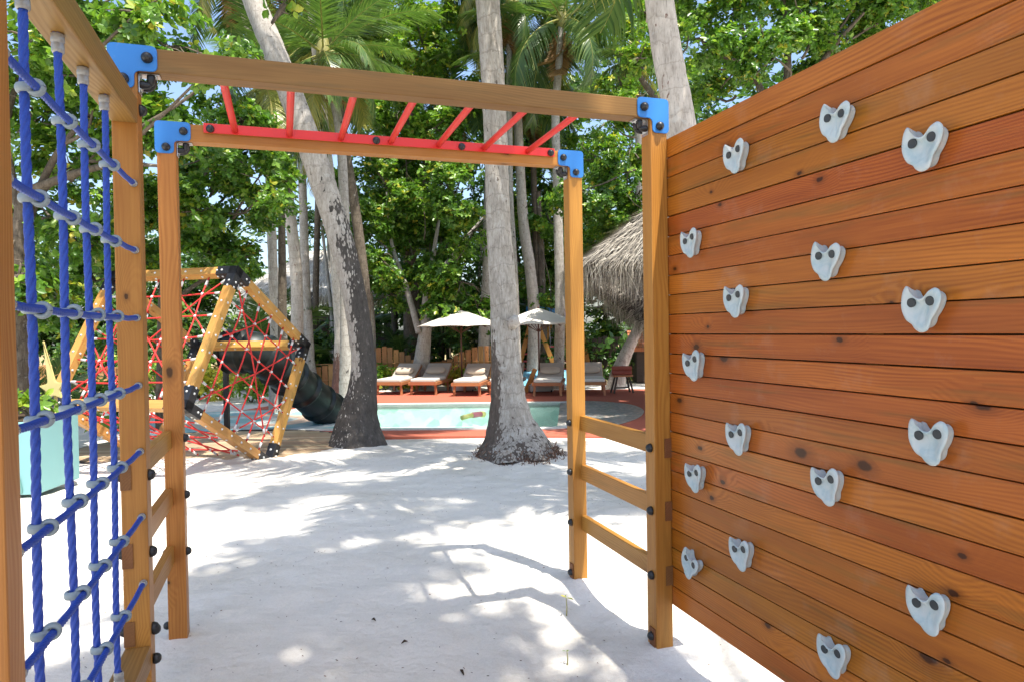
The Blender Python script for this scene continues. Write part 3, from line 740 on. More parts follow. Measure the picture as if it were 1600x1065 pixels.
# nets
clampJ = Join()
def net_face(p00, p10, p11, p01, nu, nv_, diag=True, zmin=-.14):
    def P(u, v): return p00 * (1 - u) * (1 - v) + p10 * u * (1 - v) + p11 * u * v + p01 * (1 - u) * v
    nrm = (p10 - p00).cross(p01 - p00).normalized()
    lines = []
    for i in range(1, nu + 1): u = i / (nu + 1); lines.append(((u, .035), (u, .965)))
    for j in range(1, nv_ + 1): v = j / (nv_ + 1); lines.append(((.035, v), (.965, v)))
    if diag:
        lines += [((.04, .04), (.96, .96)), ((.96, .04), (.04, .96)), ((.04, .5), (.5, .04)), ((.5, .96), (.96, .5))]
    for (u0, v0), (u1, v1) in lines:
        pts = []
        for q in np.linspace(0, 1, 9):
            u = u0 + (u1 - u0) * q; v = v0 + (v1 - v0) * q
            w_ = P(u, v) + nrm * .03 * math.sin(math.pi * u) * math.sin(math.pi * v) + Vector((0, 0, -.03)) * math.sin(math.pi * u) * math.sin(math.pi * v)
            w_ += Vector([noise.noise(w_ * 3 + Vector((k_ * 7, 0, 0))) for k_ in range(3)]) * .018
            if w_.z > zmin: pts.append(inv @ w_)
        if len(pts) < 3: continue
        tube('net_rope', pts, .0105, M['net_red'], cube, 6)
        for e0, e1 in ((pts[0], pts[1]), (pts[-1], pts[-2])):
            d = (e1 - e0).normalized(); clampJ.tube([e0 + d * .05, e0 + d * .125], .0165, 8)
    for i in range(1, nu + 1):
        for j in range(1, nv_ + 1):
            u, v = i / (nu + 1), j / (nv_ + 1); w_ = P(u, v) + (nrm * .03 - Vector((0, 0, .03))) * math.sin(math.pi * u) * math.sin(math.pi * v)
            w_ += Vector([noise.noise(w_ * 3 + Vector((k_ * 7, 0, 0))) for k_ in range(3)]) * .018
            if w_.z > zmin:
                w_ = inv @ w_; d = Vector((rnd.uniform(-1, 1), rnd.uniform(-1, 1), rnd.uniform(-1, 1))).normalized() * .021
                clampJ.tube([w_ - d, w_, w_ + d], [.012, .022, .012], 6)
net_face(Av, Bv, X0, Cv, 4, 5); net_face(Av, Bv, G2, A2, 5, 4); net_face(A2, G2, X2, F2, 4, 4, False)
net_face(Bv, X0, X2, G2, 3, 5, True)
tag(clampJ.build('rope_clamps', M['clamp'], cube), kind='stuff')

# round boarded deck under the cube
pd = thing('play_deck', 'low round boarded deck under the cube climber', 'deck', (-4.75, 10.95, -.15))
rx, ry = 2.05, 1.6
yb = -ry + .05
while yb < ry - .05:
    hx = rx * math.sqrt(max(0, 1 - (yb / ry) ** 2)) + .05
    beam('board', (-hx, yb, -.02), (hx, yb, -.02), .128, .035, M['deckboard'], pd, bev=.003, seg=1); yb += .135
rimp = [(rx * 1.03 * math.cos(a), ry * 1.05 * math.sin(a), -.055) for a in np.linspace(0, 2 * math.pi, 49)]
J = Join()
for a, b in zip(rimp[:-1], rimp[1:]): J.box(a, b, .04, .10)
J.build('rim', M['brown'], pd, False)
# ------------------------------------------------------------------ tube slide
sl_ = thing('tube_slide', 'black plastic spiral tube slide coming down behind the cube climber', 'slide', tuple(gnd(470, 650, DECK)))
sp0 = Vector(sl_.location)
ctrl = [at(358, 548, 13.0), at(398, 550, 12.9), at(432, 570, 13.3), at(462, 597, 13.9), at(497, 628, 14.6), at(522, 645, 15.2), at(548, 651, 15.9)]
pts = []
for i in range(len(ctrl) - 1):
    p0, p1, p2, p3 = ctrl[max(0, i - 1)], ctrl[i], ctrl[i + 1], ctrl[min(len(ctrl) - 1, i + 2)]
    for q in np.linspace(0, 1, 24, endpoint=False):
        pts.append(.5 * ((2 * p1) + (-p0 + p2) * q + (2 * p0 - 5 * p1 + 4 * p2 - p3) * q * q + (-p0 + 3 * p1 - 3 * p2 + p3) * q ** 3) - sp0)
n = len(pts); secs = 9; per = n // secs
for s_ in range(secs):
    sub = pts[s_ * per:min(n, (s_ + 1) * per + 2)]
    k_ = len(sub); t_ = [i / (k_ - 1) for i in range(k_)]
    base = .36 if s_ < secs - 2 else .36 - .05 * (s_ - secs + 3)
    rad = [base * (1 + .07 * math.sin(math.pi * q)) + (.06 if (q < .07 or q > .93) else 0) for q in t_]
    tube('tube_section' if s_ else 'tube_hood', sub, rad, M['slide'], sl_, 24)
beam('support_post', at(352, 540, 13.3) - sp0, Vector((at(352, 540, 13.3).x, 13.3, DECK)) - sp0, .09, .09, M['bracket'], sl_)

# ------------------------------------------------------------------ vegetation builders
def leaf_cloud(P, A, m, size, rng, spread=.35, width=.5, up=.0):
    """rosettes of m leaves at twig tips P with axes A"""
    n = len(P); e = rng.normal(size=(n, 3)); e1 = np.cross(A, e); e1 /= np.linalg.norm(e1, axis=1)[:, None]; e2 = np.cross(A, e1)
    ph = rng.uniform(0, 2 * np.pi, n)[:, None] + np.arange(m)[None] * (2 * np.pi / m) + rng.normal(0, .25, (n, m))
    d = np.cos(ph)[..., None] * e1[:, None] + np.sin(ph)[..., None] * e2[:, None] + A[:, None] * rng.uniform(-.15, spread * 2, (n, m))[..., None]
    d += rng.normal(0, .15, d.shape); d /= np.linalg.norm(d, axis=2)[..., None]
    nn = A[:, None] + rng.normal(0, .45, d.shape); nn -= d * (nn * d).sum(2)[..., None]; nn /= np.linalg.norm(nn, axis=2)[..., None]
    sd = np.cross(d, nn); sz = (size * rng.uniform(.6, 1.15, (n, m)))[..., None]
    T = [(0, .04, 0), (-width * .42, .36, .06), (-width * .40, .70, .04), (0, 1, -.10), (width * .40, .70, .04), (width * .42, .36, .06)]
    V = np.stack([P[:, None] + sz * (x * sd + y * d + z * nn) for x, y, z in T], 2).reshape(-1, 3)
    N = n * m; b = np.arange(N)[:, None] * 6
    Fq = np.concatenate([b + np.array([[0, 3, 2, 1]]), b + np.array([[0, 5, 4, 3]])], 0)
    tip = np.clip(rng.normal(.42, .2, n), 0, 1); tip = np.where(rng.random(n) < .07, rng.uniform(.8, 1, n), tip)
    tint = np.clip(tip[:, None] + rng.normal(0, .10, (n, m)), 0, 1)
    return V, Fq, np.repeat(tint.ravel(), 6)
def crown_obj(name, blobs, leaves, size, mat, parent, seed, m=6, width=.62, sub=None, org=Vector((0, 0, 0)), flat_=.8):
    rng = np.random.default_rng(seed); vol = np.array([b[1] ** 2 for b in blobs]); vol /= vol.sum()
    Vs, Fs, Ts, o = [], [], [], 0
    for (c, r_), f in zip(blobs, vol):
        nt_ = max(6, int(leaves * f / m)); ns = max(5, int((r_ / (size * 2.6)) ** 2 * .9)) if sub is None else sub
        dirs = rng.normal(size=(ns, 3)); dirs /= np.linalg.norm(dirs, axis=1)[:, None]
        cc = np.array(c) + dirs * r_ * (rng.uniform(.25, 1., ns) ** .5)[:, None] * np.array([1, 1, flat_])
        k = rng.integers(0, ns, nt_); off = rng.normal(0, r_ * .17 + size * .45, (nt_, 3)) * np.array([1, 1, .6])
        P = cc[k] + off; A = (P - np.array(c)) / r_ * .7 + np.array([0, 0, .75]) + rng.normal(0, .35, P.shape); A /= np.linalg.norm(A, axis=1)[:, None]
        V, Fq, T = leaf_cloud(P, A, m, size, rng, width=width); Vs.append(V); Fs.append(Fq + o); Ts.append(T); o += len(V)
    V = np.concatenate(Vs) - np.array(org)
    return link(name, np_mesh(name, V, np.concatenate(Fs), False, np.concatenate(Ts)), mat, parent)
def catmull(ctrl, step):
    P = [Vector(c) for c in ctrl]; out = []
    for i in range(len(P) - 1):
        p0, p1, p2, p3 = P[max(0, i - 1)], P[i], P[i + 1], P[min(len(P) - 1, i + 2)]
        n = max(2, int((p2 - p1).length / step))
        for k in range(n):
            q = k / n; out.append(.5 * ((2 * p1) + (-p0 + p2) * q + (2 * p0 - 5 * p1 + 4 * p2 - p3) * q * q + (-p0 + 3 * p1 - 3 * p2 + p3) * q ** 3))
    out.append(P[-1]); return out
def trunk_obj(ctrl, rads, mat, parent, org, step=.05, seg=20, ring=.03, rough=.04, dark=None, name='trunk'):
    pts = catmull(ctrl, step); n = len(pts)
    cum = [0.]
    for a, b in zip(pts[:-1], pts[1:]): cum.append(cum[-1] + (b - a).length)
    # radii given per control point -> interpolate by arc length of control points
    cl_ = [0.]
    for a, b in zip(ctrl[:-1], ctrl[1:]): cl_.append(cl_[-1] + (Vector(b) - Vector(a)).length)
    rr_ = np.interp(np.array(cum) / cum[-1] * cl_[-1], cl_, rads)
    V = []; run = []; dk = []
    u = Vector((1, 0, 0))
    for i in range(n):
        T = (pts[min(n - 1, i + 1)] - pts[max(0, i - 1)]).normalized(); u = (u - T * u.dot(T)).normalized(); v = T.cross(u)
        ph = (cum[i] * 4.2) % 1.
        for k in range(seg):
            a = 2 * math.pi * k / seg; d = u * math.cos(a) + v * math.sin(a)
            p = pts[i] + d * rr_[i]
            nz = noise.noise(p * 5) * rough + noise.noise(p * 16) * rough * .45
            fl = 1 + nz + ring * (.5 - ph)
            if name == 'trunk' and rr_[i] > rads[1] * 1.02: fl += .20 * noise.noise(Vector((math.cos(a) * 2.2, math.sin(a) * 2.2, cum[i] * .8 + ctrl[0][0]))) * min(1, (rr_[i] / rads[1] - 1) * 3)
            p = pts[i] + d * rr_[i] * fl
            V.append(p - org); run.append(cum[i]); dk.append(dark(cum[i], a, d) if dark else 0.)
    i = np.arange(n - 1)[:, None] * seg; j = np.arange(seg)[None]; k = (j + 1) % seg
    Fq = np.stack([i + j, i + k, i + seg + k, i + seg + j], -1).reshape(-1, 4)
    me = np_mesh(name, [tuple(v) for v in V], Fq, True, None, {'run': run, 'dark': dk})
    return link(name, me, mat, parent), pts

# palm fronds (shared meshes)
def frond_mesh(Ln, droop, nl, lw, ll, seed, hang=.6):
    rng = random.Random(seed); J = []; Fc = []; T = []; seg = 26
    pts = []; p = Vector((0, 0, 0)); ang = 0.
    for i in range(seg + 1):
        s_ = i / seg; a = -droop * s_ ** 1.4; pts.append(p.copy()); p = p + Vector((math.cos(a), 0, math.sin(a))) * (Ln / seg)
    Vr, Fr = tube_np(pts, [max(.004, .028 * (1 - i / seg)) * Ln / 3 for i in range(seg + 1)], 5, False)
    V = [tuple(v) for v in Vr]; Fc = [tuple(f) for f in Fr]; T = [.95] * len(V)
    for k in range(nl):
        s_ = .14 + .85 * k / nl; i = min(seg - 1, int(s_ * seg)); q = s_ * seg - i
        c = pts[i].lerp(pts[i + 1], q); tn = (pts[i + 1] - pts[i]).normalized()
        for sd in (-1, 1):
            if rng.random() < .04: continue
            l_ = ll * (math.sin(math.pi * (.12 + .80 * s_)) ** .7) * rng.uniform(.85, 1.1)
            side = Vector((0, sd, 0)); upv = side.cross(tn) * sd
            d = (side * .80 + tn * (.42 + .5 * s_) + Vector((0, 0, 1)) * .12 + Vector((rng.uniform(-.1, .1), rng.uniform(-.1, .1), rng.uniform(-.12, .1)))).normalized()
            wd = tn * lw * .5; b = len(V); cur = c.copy(); tt = min(1, max(0, rng.gauss(.42, .16)))
            for st in range(4):
                f = st / 3; ww = wd * (1 - f ** 1.5 * .93) * (1 if st else .6)
                V += [tuple(cur - ww), tuple(cur + ww)]; T += [tt + .12 * f] * 2
                d = (d + Vector((0, 0, -hang * .45))).normalized(); cur = cur + d * l_ / 3
            for st in range(3): Fc.append((b + st * 2, b + st * 2 + 1, b + st * 2 + 3, b + st * 2 + 2))
    return np_mesh('frond', V, Fc, False, T)
FR = [frond_mesh(3.3, 1.15, 70, .072, .95, 1, .55), frond_mesh(3.1, 1.7, 68, .072, 1., 2, .9), frond_mesh(3.5, .75, 72, .066, .9, 3, .35), frond_mesh(2.9, 2.1, 64, .068, .95, 4, 1.1)]
FRm = {}
def frond_of(i, mat):
    k = (i, mat)
    if k not in FRm:
        me = FR[i].copy(); me.materials.clear(); me.materials.append(M[mat]); FRm[k] = me
    return FRm[k]
def palm_head(parent, c, n, scale, seed, dead=2, young=.25, elev=(.95, -.75)):
    r_ = random.Random(seed)
    for i in range(n):
        f = i / max(1, n - 1); el = elev[0] + (elev[1] - elev[0]) * f + r_.uniform(-.12, .12); az = i * 2.3999 + r_.uniform(-.25, .25)
        mt = 'frond' if f < .72 or r_.random() < .5 else 'frond_yellow'
        vi = 2 if f < .25 else r_.choice((0, 1, 0, 3) if f > .5 else (0, 2, 1))
        m = Matrix.Translation(c) @ Matrix.Rotation(az, 4, 'Z') @ Matrix.Rotation(-el, 4, 'Y') @ Matrix.Rotation(r_.uniform(-.35, .35), 4, 'X') @ Matrix.Scale(scale * r_.uniform(.85, 1.1), 4)
        link('frond', frond_of(vi, mt), None, parent, m)
    for i in range(dead):
        m = Matrix.Translation(c - Vector((0, 0, .1))) @ Matrix.Rotation(r_.uniform(0, 6.28), 4, 'Z') @ Matrix.Rotation(R(68 + r_.uniform(0, 14)), 4, 'Y') @ Matrix.Scale(scale * r_.uniform(.55, .75), 4)
        o = link('frond', frond_of(1, 'frond_dead'), None, parent, m); o['label'] = 'dry brown hanging frond'
def palm(label, ctrl, rads, mat, seed, group='coconut palms', n=18, scale=1., head=True, step=.09, seg=12, dark=None, ring=.05, dead=2, rough=.03, **k):
    org = Vector(ctrl[0]); t_ = thing('palm_tree', label, 'palm tree', org, 0, group)
    tr, pts = trunk_obj(ctrl, rads, mat, t_, org, step, seg, ring, rough, dark)
    if head:
        c = Vector(ctrl[-1]) - org; palm_head(t_, c, n, scale, seed, dead, **k)
        J = Join(); J.tube([c - Vector((0, 0, .35)), c - Vector((0, 0, .05)), c + Vector((0, 0, .3)), c + Vector((0, 0, .7))], [rads[-1], rads[-1] * 1.7, rads[-1] * 1.3, .03], 10)
        J.build('crownshaft', M['rachis'], t_)
    return t_
def Z0(px_, py_, z): return gnd(px_, py_, z)

# the two big foreground coconut trunks
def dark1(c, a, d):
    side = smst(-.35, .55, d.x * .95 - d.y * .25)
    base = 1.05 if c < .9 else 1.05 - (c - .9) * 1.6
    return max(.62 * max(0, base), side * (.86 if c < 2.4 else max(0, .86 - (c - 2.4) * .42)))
D1 = 10.95
b1 = gnd(556, 692, -.16)
t1 = [b1 + Vector((0, 0, -.15)), at(559, 655, D1), at(566, 610, D1), at(568, 560, D1), at(555, 470, D1), at(534, 380, D1), at(509, 300, D1), at(487, 235, D1), at(440, 110, D1), at(400, 10, D1 + .1), at(352, -120, D1 + .3), at(300, -330, D1 + .8), at(280, -420, D1 + 1)]
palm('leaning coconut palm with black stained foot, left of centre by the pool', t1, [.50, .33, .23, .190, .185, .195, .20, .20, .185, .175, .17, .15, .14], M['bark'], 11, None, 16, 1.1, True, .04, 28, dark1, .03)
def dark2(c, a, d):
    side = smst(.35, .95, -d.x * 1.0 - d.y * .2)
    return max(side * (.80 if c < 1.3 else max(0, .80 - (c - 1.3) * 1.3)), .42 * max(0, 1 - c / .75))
D2 = 9.3
b2 = gnd(806, 712, -.10)
t2 = [b2 + Vector((0, 0, -.12)), at(803, 690, D2), at(798, 658, D2), at(794, 620, D2), at(790, 560, D2), at(787, 470, D2), at(779, 350, D2), at(775, 230, D2), at(770, 120, D2), at(762, 0, D2), at(752, -160, D2 + .1), at(745, -420, D2 + .3), at(742, -520, D2 + .3)]
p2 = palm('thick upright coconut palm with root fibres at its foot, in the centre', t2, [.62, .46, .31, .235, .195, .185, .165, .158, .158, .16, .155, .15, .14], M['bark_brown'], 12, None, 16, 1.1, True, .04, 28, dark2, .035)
# root fibres and flakes heaped round its foot
rng = np.random.default_rng(3); nF = 4200; ang = rng.uniform(0, 6.283, nF); rr_ = .44 + np.abs(rng.normal(0, .15, nF)) * (1 + .6 * (np.cos(ang) > 0)); zz_ = np.clip(.26 - (rr_ - .44) * .9, -.03, .3) * rng.uniform(0.1, 1, nF) - .10
right = (np.cos(ang) > -.3) | (rng.random(nF) < .25); ang, rr_, zz_ = ang[right], rr_[right], zz_[right]
P = np.stack([rr_ * np.cos(ang) * 1.05, rr_ * np.sin(ang), zz_], 1); A = rng.normal(size=P.shape); A[:, 2] = np.abs(A[:, 2]); A /= np.linalg.norm(A, axis=1)[:, None]
V, Fq, T = leaf_cloud(P, A, 1, .085, rng, width=.15); 
o = link('root_fibres', np_mesh('root_fibres', V, Fq, False, np.repeat(rng.random(len(P)), 6)), M['husk'], p2, Matrix.Translation((.02, -.04, .13))); tag(o, kind='stuff')
# scar with small sprouts at eye height
tube('scar', [at(800, 512, D2 - .20) - b2 + Vector((0, 0, .12)), at(803, 503, D2 - .25) - b2 + Vector((0, 0, .12)), at(806, 495, D2 - .2) - b2 + Vector((0, 0, .12))], [.05, .095, .04], M['bark_pale'], p2, 12)
# palm behind the climbing wall
D3 = 6.4
t3 = [Vector((at(1075, 500, D3).x, D3, -.1)), at(1078, 330, D3), at(1062, 190, D3), at(1042, 80, D3), at(1027, -20, D3), at(1005, -200, D3), at(990, -380, D3), at(985, -520, D3)]
palm('pale ringed palm trunk rising behind the corner of the climbing wall', t3, [.22, .155, .142, .135, .13, .125, .12, .12], M['bark_pale'], 13, None, 14, 1.1, True, .04, 24, None, .03)

# slimmer palms of the grove: (label, ground px, [(px,py)...], Y, radii, material, head?)
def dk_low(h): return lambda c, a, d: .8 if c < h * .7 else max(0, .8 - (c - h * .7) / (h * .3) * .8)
def grove(label, Y, pxs, r0, r1, mat, seed, head=None, dark=None, n=15, scale=1., **k):
    p0 = at(*pxs[0], Y); ctrl = [Vector((p0.x, Y, DECK - .1))] + [at(a, b, Y) for a, b in pxs[0:]]
    if head: ctrl.append(at(*head, Y))
    m_ = len(ctrl); rads = [r0 * 1.6] + list(np.linspace(r0, r1, m_ - 1))
    return palm(label, ctrl, rads, mat, seed, 'slim palms of the grove', n, scale, True, .12, 12, dark, .06, **k)
grove('tall pale palm just right of the cube climber, curving up behind the leaning palm', 21, [(464, 560), (463, 430), (447, 290), (425, 170), (395, 60)], .19, .15, M['bark_pale'], 21, (360, -60))
grove('slim grey palm close behind the pale palm beside the cube climber', 24, [(484, 560), (477, 430), (474, 330), (470, 220)], .17, .13, M['bark'], 22, (466, 60), scale=1.15)
grove('thin dark palm in front of the villa roof', 27, [(492, 560), (494, 430), (497, 310), (500, 190)], .13, .11, M['bark_dark'], 23, (505, 60), scale=1.1)
grove('pale palm with brown flared foot by the fence left of the leaning palm', 20, [(531, 590), (533, 520), (528, 440), (520, 330), (505, 200), (496, 90), (486, 0)], .21, .13, M['bark_pale'], 24, (470, -120), dk_low(1.6))
grove('white lit palm right behind the leaning palm', 25, [(580, 560), (577, 480), (566, 400), (552, 320), (535, 230), (515, 120)], .19, .13, M['bark_pale'], 25, (500, 20), scale=1.1)
grove('palm with blackened trunk seen just right of the leaning palm', 20.5, [(570, 560), (571, 470), (562, 380), (551, 300), (541, 240), (530, 160)], .17, .12, M['bark_dark'], 26, (522, 70))
grove('straight pale palm close to the left of the central palm', 25, [(754, 580), (758, 500), (762, 420), (764, 300), (770, 150)], .22, .16, M['bark_pale'], 27, (772, -40))
grove('thin brown palm close to the right of the central palm', 24, [(809, 560), (806, 470), (802, 390), (797, 300), (796, 170), (796, 90)], .12, .10, M['bark'], 28, (796, 5), dead=6, scale=1.0)
grove('curved pale palm behind the right umbrella', 25, [(832, 590), (835, 500), (828, 420), (818, 350), (812, 250)], .24, .15, M['bark_pale'], 29, (806, 110))
grove('dark thin palm behind the swing frame', 26, [(843, 580), (841, 480), (837, 380), (834, 280)], .13, .11, M['bark_dark'], 30, (830, 160))
grove('straight grey palm just left of the right back post', 23, [(873, 590), (875, 480), (873, 380), (870, 260), (868, 180), (874, 90)], .18, .11, M['bark'], 31, (878, 30), scale=1.15, dead=3)
grove('slender pale palm seen beside the right front post', 24, [(1026, 560), (1004, 420), (1000, 330), (1000, 240)], .14, .13, M['bark_pale'], 32, (985, 95), n=15, scale=.85)
grove('dark palm deep in the grove behind the branching tree', 29, [(620, 560), (612, 430), (605, 300), (600, 160)], .14, .11, M['bark_dark'], 33, (585, 60), scale=1.2)
grove('thin palm between the branching tree and the left umbrella', 28, [(690, 560), (693, 440), (700, 330)], .13, .10, M['bark_dark'], 34, (712, 150), scale=1.1)
grove('palm with low head in the dark gap below the back beam', 27, [(655, 560), (650, 460)], .14, .10, M['bark_dark'], 35, (642, 330), n=13, scale=.8)
grove('palm far left behind the big leafed tree', 17, [(430, 520), (425, 380), (420, 240)], .12, .10, M['bark'], 36, (415, 130), n=14, scale=.9)
grove('leaning young palm whose crown spreads just above the left of the front beam', 17, [(540, 480), (538, 330), (530, 200)], .13, .11, M['bark'], 39, (505, 85), n=16, scale=.8)
# leaning palm by the hut
b = gnd(960, 605, DECK); palm('short leaning palm with whitened bark beside the stool', [b + Vector((0, 0, -.1)), at(970, 572, b.y), at(984, 540, b.y), at(998, 510, b.y), at(1010, 470, b.y), at(1016, 400, b.y)], [.34, .24, .19, .17, .15, .13], M['bark'], 38, None, 10, .7, True, .1, 14, None, .05)

# branching broadleaf trees
def branch_tree(label, trunk_px, Y, r0, branches, blobs, leaves, size, mat, bark, seed, group='broadleaf trees of the grove', m=6, zb=None, name='broadleaf_tree', dY=1.2, width=.64):
    p0 = at(*trunk_px[0], Y); zb = DECK - .1 if zb is None else zb; org = Vector((p0.x, Y, zb))
    t_ = thing(name, label, 'tree', org, 0, group)
    ctrl = [org] + [at(a, b_, Y) for a, b_ in trunk_px[1:]] if len(trunk_px) > 1 else [org, org + Vector((0, 0, 2))]
    rads = [r0 * 1.5] + list(np.linspace(r0, r0 * .7, len(ctrl) - 1))
    trunk_obj(ctrl, rads, bark, t_, org, .12, 14, .0, .08)
    for br in branches:
        pts_ = [at(a, b_, Y + rnd.uniform(-.2, .2)) for a, b_ in br]
        trunk_obj(pts_, list(np.linspace(r0 * .55, r0 * .14, len(pts_))), bark, t_, org, .15, 8, .0, .08, name='branch')
    rb = random.Random(seed); bl = []
    for q in blobs:
        x_, y_, r_ = q[:3]; yy = Y + (q[3] if len(q) > 3 else rb.uniform(-dY, dY)); bl.append((tuple(at(x_, y_, yy)), r_ / F_ * yy))
    crown_obj('crown', bl, leaves, size, mat, t_, seed, m, width, org=org)
    # fine twigs towards blob centres
    J = Join(); top = Vector(ctrl[-1])
    for c, r_ in bl:
        c = Vector(c)
        for q in range(5):
            e = c + Vector((rb.uniform(-1, 1), rb.uniform(-1, 1), rb.uniform(-.8, .8))) * r_ * .9
            mid = (c + e) / 2 + Vector((rb.uniform(-.1, .1),) * 3); J.tube([c - org, mid - org, e - org], [.022, .014, .005], 4)
        k0 = rb.uniform(.45, .75); st = top.lerp(c, k0) + Vector((rb.uniform(-.2, .2), rb.uniform(-.2, .2), rb.uniform(-.4, .1))); wob = Vector((rb.uniform(-.15, .15), rb.uniform(-.15, .15), rb.uniform(-.25, .05)))
        J.tube([p_ - org for p_ in catmull([st, st.lerp(c, .5) + wob, c], .2)], list(np.linspace(.03, .012, len(catmull([st, st.lerp(c, .5) + wob, c], .2)))), 5)
    tag(J.build('twigs', M['bark_dark'], t_), kind='stuff')
    return t_
branch_tree('large leafed tree filling the top left behind the blue net', [(30, 560), (28, 430), (40, 300)], 9.5, .13,
    [[(28, 430), (60, 300), (120, 200), (220, 120)], [(40, 300), (160, 260), (260, 260)], [(36, 350), (10, 200), (60, 40)]],
    [(50, 60, 75), (130, 20, 70), (215, 20, 60), (260, 75, 50), (330, 105, 40), (370, 75, 22), (70, 180, 70), (150, 120, 60), (60, 320, 65), (120, 260, 65), (190, 200, 55), (250, 200, 55), (140, 370, 60), (30, 430, 55), (80, 470, 45), (-60, 150, 110), (-80, 350, 110), (220, 150, 40)],
    32000, .12, M['leaf'], M['bark_dark'], 51, None, 6, -.2, dY=1.6)
branch_tree('dense bright green tree behind the cube climber', [(252, 560), (255, 480), (262, 380)], 14, .10,
    [[(255, 480), (330, 430), (410, 390)], [(260, 400), (280, 300), (250, 220)], [(262, 380), (330, 260), (380, 180)]],
    [(280, 300, 60), (340, 240, 60), (380, 330, 60), (300, 380, 60), (250, 400, 50), (365, 405, 40), (330, 440, 45), (270, 210, 45), (350, 170, 40), (395, 245, 40), (380, 190, 35), (240, 320, 50), (180, 380, 50), (200, 300, 50), (150, 440, 50), (412, 300, 36), (310, 330, 50), (425, 250, 28)],
    34000, .125, M['leaf'], M['bark_dark'], 52, None, 6, DECK, dY=1.2)
branch_tree('forked tree with mottled trunk between the loungers and the fence', [(652, 588), (664, 520), (668, 470), (672, 440)], 23.5, .22,
    [[(672, 440), (700, 410), (730, 370), (755, 340)], [(655, 520), (635, 450), (612, 380), (604, 300)], [(670, 450), (680, 380), (690, 320)]],
    [(560, 200, 45), (620, 180, 50), (680, 200, 50), (620, 330, 45), (670, 350, 45), (600, 430, 35), (650, 430, 30), (600, 290, 55), (660, 240, 55), (710, 300, 55), (740, 360, 45), (640, 360, 55), (690, 390, 50), (590, 400, 45), (610, 460, 35), (720, 440, 50), (560, 350, 40), (660, 310, 50), (745, 480, 35), (690, 480, 28), (540, 290, 35), (730, 250, 40)],
    60000, .16, M['leaf'], M['bark'], 53, dY=1.5)
branch_tree('light green tree high behind the centre of the back beam', [(640, 500), (640, 300), (640, 160)], 26, .2, [],
    [(610, 110, 60), (660, 70, 60), (700, 30, 55), (640, 20, 55), (700, 110, 50), (580, 170, 45), (730, 160, 45), (590, 50, 45), (740, 60, 40), (670, 170, 50)],
    24000, .17, M['leaf_lime'], M['bark_dark'], 54, dY=1.5)
branch_tree('leafy tree between the central palm and the right back post', [(845, 560), (845, 420), (840, 300)], 26, .16, [],
    [(830, 180, 40), (850, 280, 45), (820, 330, 40), (870, 350, 45), (850, 420, 45), (800, 250, 35), (890, 250, 40), (860, 480, 35), (815, 450, 30), (885, 420, 35)],
    24000, .16, M['leaf'], M['bark_dark'], 55)
branch_tree('dark leafed tree showing above the thatched hut', [(1075, 500), (1060, 350), (1040, 250)], 20, .16, [],
    [(940, 250, 45), (980, 290, 45), (930, 320, 45), (970, 360, 45), (985, 230, 35), (940, 380, 40), (950, 190, 35), (900, 300, 40), (1010, 330, 45)],
    22000, .13, M['leaf'], M['bark_dark'], 56)
branch_tree('small leafed tree rising behind the climbing wall', [(1240, 500), (1235, 300), (1230, 160)], 12, .16,
    [[(1230, 250), (1180, 120), (1140, 40)], [(1230, 200), (1290, 90), (1350, 20)], [(1230, 160), (1230, 60), (1220, -40)]],
    [(1095, 60, 55), (1150, 110, 60), (1210, 90, 60), (1260, 30, 60), (1330, 40, 60), (1160, 10, 60), (1090, 140, 50), (1400, 0, 60), (1300, 110, 50), (1100, -40, 60), (1230, -40, 80), (1350, -50, 80), (1460, -60, 70), (1180, 180, 50), (1250, 170, 50), (1060, -20, 40)],
    44000, .095, M['leaf'], M['bark_dark'], 57, None, 5, -.3, dY=1.0)
branch_tree('yellow green tree beside the top of the pale trunk by the wall', [(1095, 400), (1060, 250), (1000, 120)], 17, .1, [],
    [(985, 40, 32), (1000, 90, 32), (970, 130, 28), (1010, 20, 30), (995, 160, 28), (1090, 100, 32), (1075, 30, 28)],
    7000, .12, M['leaf_lime'], M['bark_dark'], 58)
branch_tree('tree with yellow green tips left of the pale palm', [(438, 420), (440, 330), (440, 300)], 16, .08, [],
    [(440, 265, 26), (425, 235, 28), (455, 290, 22), (412, 210, 24), (430, 185, 26)], 3500, .12, M['leaf_lime'], M['bark_dark'], 59)
branch_tree('leafy spray hanging in at the top edge beside the leaning trunk', [(560, -200), (500, -140), (445, -40)], 8.5, .03, [], [(438, 12, 18, 0), (445, -20, 20, 0), (700, -120, 60, 0)], 500, .13, M['leaf_lime'], M['bark_dark'], 60, None, 6, 6.5, dY=.2)

